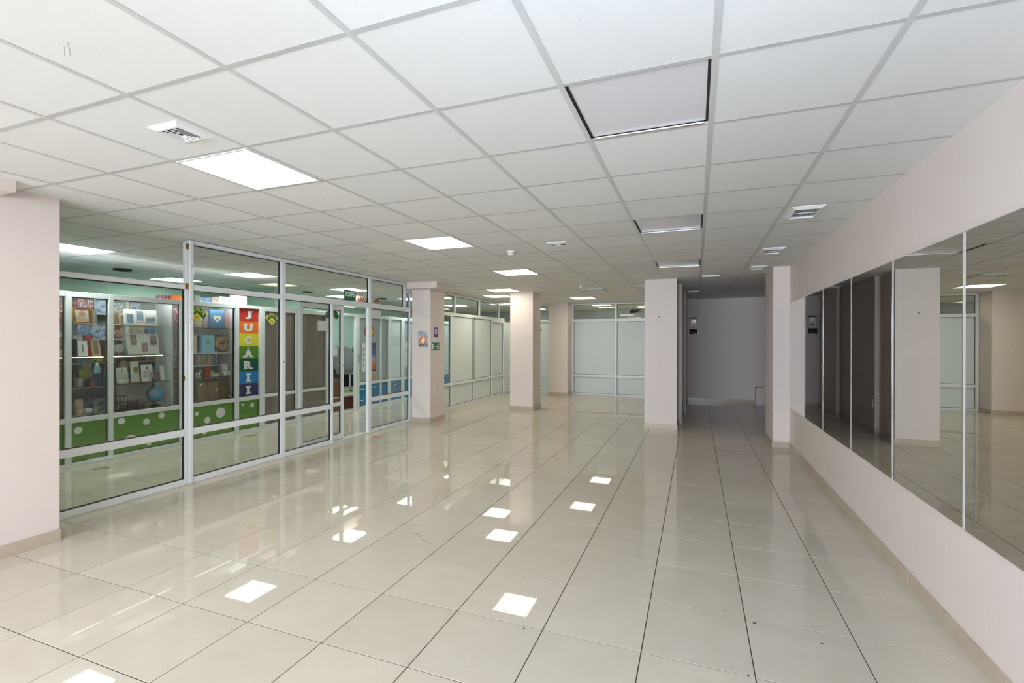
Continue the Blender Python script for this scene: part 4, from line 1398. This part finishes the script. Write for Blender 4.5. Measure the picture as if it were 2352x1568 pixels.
for l, m, a, b, z0_, z1_, d in g3:
    t = goods_box(l, m, -7.16 - (.03 if d > .055 else 0), a, b, z0_, z1_, d)
    if 'heart' in l and 'keepsake' in l:
        P = []
        for k in range(24):
            q = 2 * math.pi * k / 24
            P.append((.0042 * 16 * math.sin(q) ** 3, .15 + .0042 * (13 * math.cos(q) - 5 * math.cos(2 * q) - 2 * math.cos(3 * q) - math.cos(4 * q))))
        B().prism(P, -.0015, -.0002).done('heart_print', 'plush', t)
        B().prism([(.022 * math.cos(2 * math.pi * k / 12), .155 + .02 * math.sin(2 * math.pi * k / 12)) for k in range(12)], -.0025, -.0015).done('centre_print', 'p_rose', t)
    if 'cartoon' in l:
        box('red_print', 'p_mix', t, -.035, .035, -.0014, -.0002, .14, .20)
        box('text_band', 'blueb', t, -.05, .05, -.0014, -.0002, .10, .112)
td = thing('plush_bear', 'white plush bear sitting by the side panel', 'plush toy', (-7.16, 5.64, .952), RZ)
B().lathe([(.02, 0), (.055, .012), (.062, .05), (.05, .095), (.03, .11)], 16).done('body', 'plush', td, smooth=True)
bmg = B()
bmesh.ops.create_uvsphere(bmg.bm, u_segments=16, v_segments=10, radius=.058)
bmg.done('head', 'plush', td, smooth=True, loc=(-.005, -.01, .133))
for s in (-1, 1):
    bmg = B()
    bmesh.ops.create_uvsphere(bmg.bm, u_segments=10, v_segments=6, radius=.02)
    bmg.done('ear', 'plush', td, smooth=True, loc=(s * .04 - .005, 0, .182))
    B().tube([(s * .04, -.02, .08), (s * .07, -.06, .045)], [.022, .017], 8).done('arm', 'plush', td, smooth=True)
    B().tube([(s * .035, -.03, .030), (s * .05, -.085, .028)], [.026, .021], 8).done('foot', 'plush', td, smooth=True)
fg = thing('white_figurine', 'white horse shaped figurine at the left of the fourth shelf', 'figurine', (-7.16, 5.21, .952), RZ)
box('plinth', 'plush', fg, -.05, .05, -.005, .035, 0, .012, .002)
B().prism([(-.04, .012), (-.028, .012), (-.024, .05), (.012, .05), (.016, .012), (.028, .012), (.030, .06), (.042, .10), (.055, .098), (.05, .112), (.03, .118), (.012, .08), (-.034, .076), (-.045, .05)], .004, .026).done('horse', 'plush', fg, bev=.002)
hs_ = thing('model_house', 'little mint roofed ornament on a white tray', 'ornament', (-7.16, 5.47, .952), RZ)
box('tray', 'plush', hs_, -.068, .085, -.02, .06, 0, .016, .003)
B().prism([(-.062, .0165), (-.005, .0165), (-.005, .065), (-.035, .105), (-.062, .07)], 0, .045).done('house', 'mint', hs_, bev=.002)
box('block', 'plush', hs_, .0, .075, .0, .04, .0165, .05, .003)
for i, (l, a, b) in enumerate((('left brown hardboard frame back at the bottom of the bay', 5.15, 5.338), ('middle brown hardboard frame back at the bottom', 5.345, 5.535), ('right brown hardboard frame back at the bottom', 5.545, 5.72))):
    t = goods_box(l, 'card', -7.11, a, b, S0, .885, .012, .13, name='frame_back', cat='picture frame')
    box('label', 'paper', t, (-.03, .03, .05)[i], (.01, .05, .085)[i], -.0016, -.0002, (.24, .14, .02)[i], (.265, .175, .045)[i]).rotation_euler = (-.13, 0, 0)
# sliver between the bays
goods_box('red and white card at the top of the sliver beyond the panel', 'p_red', -7.16, 4.79, 4.98, S1 + 0, 2.0, .03)
goods_box('pale portrait print in the sliver beyond the panel', 'p_rose', -7.13, 4.78, 4.97, 1.332, 1.66, .03)
goods_box('orange and green toy pack in the sliver', 'p_mix', -7.13, 4.78, 4.97, 1.142, 1.30, .03)
goods_box('brown carton in the sliver beyond the panel', 'card', -7.13, 4.78, 4.97, .952, 1.12, .03)
goods_box('tall brown hardboard sheet in the sliver', 'card', -7.12, 4.775, 4.96, S0, .90, .012, .1)

# ================================================================== PHONE SHOP FRONT
pf = thing('shop_front', 'phone repair shop front with blue lower panels', 'shop front', (XT, 0, 0), RZ)
for a, b in ((8.655, 8.715), (8.72, 8.78), (9.545, 9.592), (9.865, 9.947), (10.43, 10.548), (11.05, 11.15), (11.75, 11.85), (12.45, 12.55), (13.45, 13.55)):
    prof(pf, 'post', a, b, 0, 2.11, -.004, .064)
for i, (a, b, m) in enumerate(((8.78, 9.545, 'steelfilm'), (9.592, 9.865, 'steelfilm'), (9.947, 10.43, 'panel'), (10.548, 11.05, 'steelfilm'), (11.15, 11.75, 'frost'), (11.85, 12.45, 'frost'), (12.55, 13.45, 'frost'))):
    prof(pf, 'bottom_rail', a, b, 0, .06)
    prof(pf, 'middle_rail', a, b, .535, .597)
    prof(pf, 'top_rail', a, b, 2.04, 2.11)
    o = gasketed(pf, 'blue_panel', a, b, .06, .535, 'blue')
    gasketed(pf, 'film_pane', a, b, .597, 2.04, m)
    for f in ((.18, .77) if i == 0 else (.5,)):
        for zz in (.455, .20):
            uc = a + (b - a) * f
            pts = [(uc - .075 + .15 * k / 8, .037, zz - .022 * math.sin(math.pi * k / 8)) for k in range(9)]
            B().tube(pts, [.004 + .006 * math.sin(math.pi * k / 8) for k in range(9)], 6).done('handle_print', 'whitev', o)
prof(pf, 'top_rail', 7.81, 8.655, 2.06, 2.11)
prof(pf, 'door_track', 7.81, 8.655, 0, .012, .0, .08, 'pvcg')
pull = box('door_pull', 'black', pf, 8.735, 8.755, -.016, -.0045, 1.02, 1.22, .002)

# phone advert on the film
ad = thing('phone_advert', 'poster of a smartphone with a sunset screen on the film window', 'poster', (XT, 9.24, .82), RZ)
P = []
for cx, cz, a0 in ((-.15, .03, 180), (.15, .03, 270), (.15, .625, 0), (-.15, .625, 90)):
    for k in range(5):
        a = math.radians(a0 + 22.5 * k)
        P.append((cx + .028 * math.cos(a), cz + .028 * math.sin(a)))
B().prism(P, .0355, .0378).done('phone_body', 'blackgloss', ad)
box('screen', 'phone', ad, -.155, .155, .0335, .0352, .035, .62)
cl = thing('round_logo', 'round orange red logo above the smartphone poster', 'sticker', (XT + .002, 9.165, 1.74), RZ)
B().prism([(.176 * math.cos(2 * math.pi * k / 32), .164 * math.sin(2 * math.pi * k / 32)) for k in range(32)], .0350, .0372).done('disc', 'darkred', cl)
B().prism([(.15 * math.cos(2 * math.pi * k / 32), .138 * math.sin(2 * math.pi * k / 32)) for k in range(32)], .0325, .0348).done('inner_disc', 'orange', cl)
B().tube([(.02 + .07 * math.cos(math.radians(d)), .0195, .0 + .06 * math.sin(math.radians(d))) for d in range(-60, 200, 20)], .012, 6).done('swirl', 'yellow', cl)
dn = thing('number_lettering', 'red digits under the smartphone poster', 'lettering', (XT, 9.33, .682), RZ)
lettering('2844', dn, 'orange', 0, .036, 0, w=.175, h=.082, offset=.002)


def vertical_sign(label, yc, z0, z1, w, word, top, bottom):
    t = thing('vertical_notice', label, 'sign', (XT, yc, z0), RZ)
    box('strip', 'paper', t, -w / 2, w / 2, .0355, .0378, 0, z1 - z0)
    n = len(word)
    for i, ch in enumerate(word):
        if ch == ' ':
            continue
        z = top - (top - bottom) * i / (n - 1) - z0
        lettering(ch, t, 'greymetal' if 'white strip' not in label else 'black', 0, .0345, z, h=.085 if ch in 'ĂÂ' else .066, name='letter', offset=.001)
    return t


vertical_sign('white strip with the vertical word DUPĂ beside the phone poster', 8.972, .83, 1.47, .115, 'DUPĂ', 1.325, .975)
vertical_sign('narrow vertical strip reading PÂNĂ LA on the last film window', 10.665, .846, 1.492, .11, 'PÂNĂ LA', 1.45, .90)

# hanging sign over the phone shop
sg = thing('hanging_sign', 'hanging pale sign board with red lettering over the phone shop', 'sign', (-6.86, 8.72, 2.255), RZ)
box('board', 'cream', sg, -.58, .66, .004, .012, -.025, .245)
lettering('ARAT', sg, 'darkred', .0, .0, .175, w=.35, h=.085, offset=.003)
lettering('domi', sg, 'red', .02, .0, .022, w=.50, h=.085, offset=.004)
B().tube([(.53 + .085 * math.cos(math.radians(d)), -.002, .165 + .062 * math.sin(math.radians(d))) for d in range(0, 361, 20)], .010, 6).done('ring_emblem', 'darkred', sg)
B().tube([(.53 + .045 * math.cos(math.radians(d)), -.002, .165 + .032 * math.sin(math.radians(d))) for d in range(0, 320, 20)], .009, 6).done('inner_emblem', 'darkred', sg)
for s in (-.5, .53):
    B().tube([(s, .008, .245), (s, .008, ZC - 2.255)], .003, 5).done('hanger', 'greymetal', sg)
lb = thing('light_box', 'pale glowing mint white sign box beside the hanging sign', 'sign', (-6.99, 9.36, 2.111), RZ)
box('housing', 'paper', lb, -.22, .22, .0, .10, 0, .115, .004)
box('bracket', 'alu', lb, -.2, .2, .101, .14, .02, .09)

# interior of the phone shop seen through its doorway
pl = thing('platform', 'raised wooden platform with a cream top in the phone shop', 'platform', (-7.9, 9.0, 0))
box('riser_front', 'wood', pl, .58, .60, -1.2, 1.0, 0, .27)
box('riser_side', 'wood', pl, -.9, .58, -1.2, -1.18, 0, .27)
box('deck', 'cream', pl, -.9, .60, -1.2, 1.0, .2705, .30)
bc = thing('black_cabinet', 'black cabinet against the wall of the phone shop', 'cabinet', (-8.71, 10.1, .3005))
box('carcass', 'black', bc, -.25, .25, -.75, 1.2, 0, 1.0, .004)
for s in range(3):
    box('door', 'blackgloss', bc, .2505, .262, -.74 + .645 * s, -.105 + .645 * s, .02, .98)
struct('wall_phone_back', 'mint', (-9.1, -9.0, 7.55, 13.5, 0, 2.84))
wc = thing('wood_counter', 'small red brown wooden counter left in the phone shop doorway', 'counter', (-7.42, 8.45, .3005))
box('body', 'wood', wc, -.12, .12, -.10, .10, 0, .35, .004)
box('top', 'wood', wc, -.14, .14, -.12, .12, .3505, .372, .003)
ch = thing('office_chair', 'grey mesh office chair in the phone shop', 'chair', (-7.92, 9.60, .3005), 1.75)
for k in range(5):
    a = 2 * math.pi * k / 5
    B().tube([(0, 0, .085), (.24 * math.cos(a), .24 * math.sin(a), .07)], [.022, .014], 8).done('base_leg', 'silver', ch)
    B().lathe([(.026, -.014), (.026, .014)], 12).xf(Matrix.Rotation(math.pi / 2, 4, 'X')).done('castor', 'black', ch, loc=(.25 * math.cos(a), .25 * math.sin(a), .027))
B().tube([(0, 0, .09), (0, 0, .42)], .024, 10).done('gas_column', 'alu', ch)
B().prism([(-.24, .42), (.24, .42), (.25, .45), (.24, .49), (-.24, .50), (-.25, .46)], -.23, .23).done('seat', 'greyfab', ch, bev=.015)
b = B()
prof_ = [(-.20, .50), (-.27, .60), (-.28, .75), (-.25, .90), (-.27, 1.02), (-.30, 1.10)]
wd = [.20, .225, .235, .225, .20, .13]
rows = []
for (x, z), w in zip(prof_, wd):
    rows.append([b.bm.verts.new((x - .03 * (1 - (q / 3 - 1) ** 2) , w * (q / 3 - 1), z)) for q in range(7)])
for r_a, r_b in zip(rows, rows[1:]):
    for q in range(6):
        b.bm.faces.new((r_a[q], r_a[q + 1], r_b[q + 1], r_b[q]))
bk = b.done('backrest', 'greyfab', ch, smooth=True)
sm_ = bk.modifiers.new('thickness', 'SOLIDIFY')
sm_.thickness = .05
for s in (-1, 1):
    B().tube([(.02, s * .24, .47), (.05, s * .29, .58), (.06, s * .29, .68), (-.10, s * .285, .71), (-.22, s * .25, .66)], .018, 8).done('armrest', 'silver', ch)

# ================================================================== BEHIND THE FAR PARTITION
cmn = thing('security_camera', 'small black camera hanging behind the far upper pane', 'camera', (-1.95, 16.4, ZC))
B().tube([(0, 0, 0), (0, 0, -.07)], .02, 8).done('stem', 'black', cmn)
B().tube([(-.08, -.06, -.10), (.08, .04, -.08)], .05, 10).done('body', 'black', cmn)
B().tube([(.10, .0, -.06), (.2, .02, -.05)], [.05, .03], 8).done('bracket_arm', 'black', cmn)
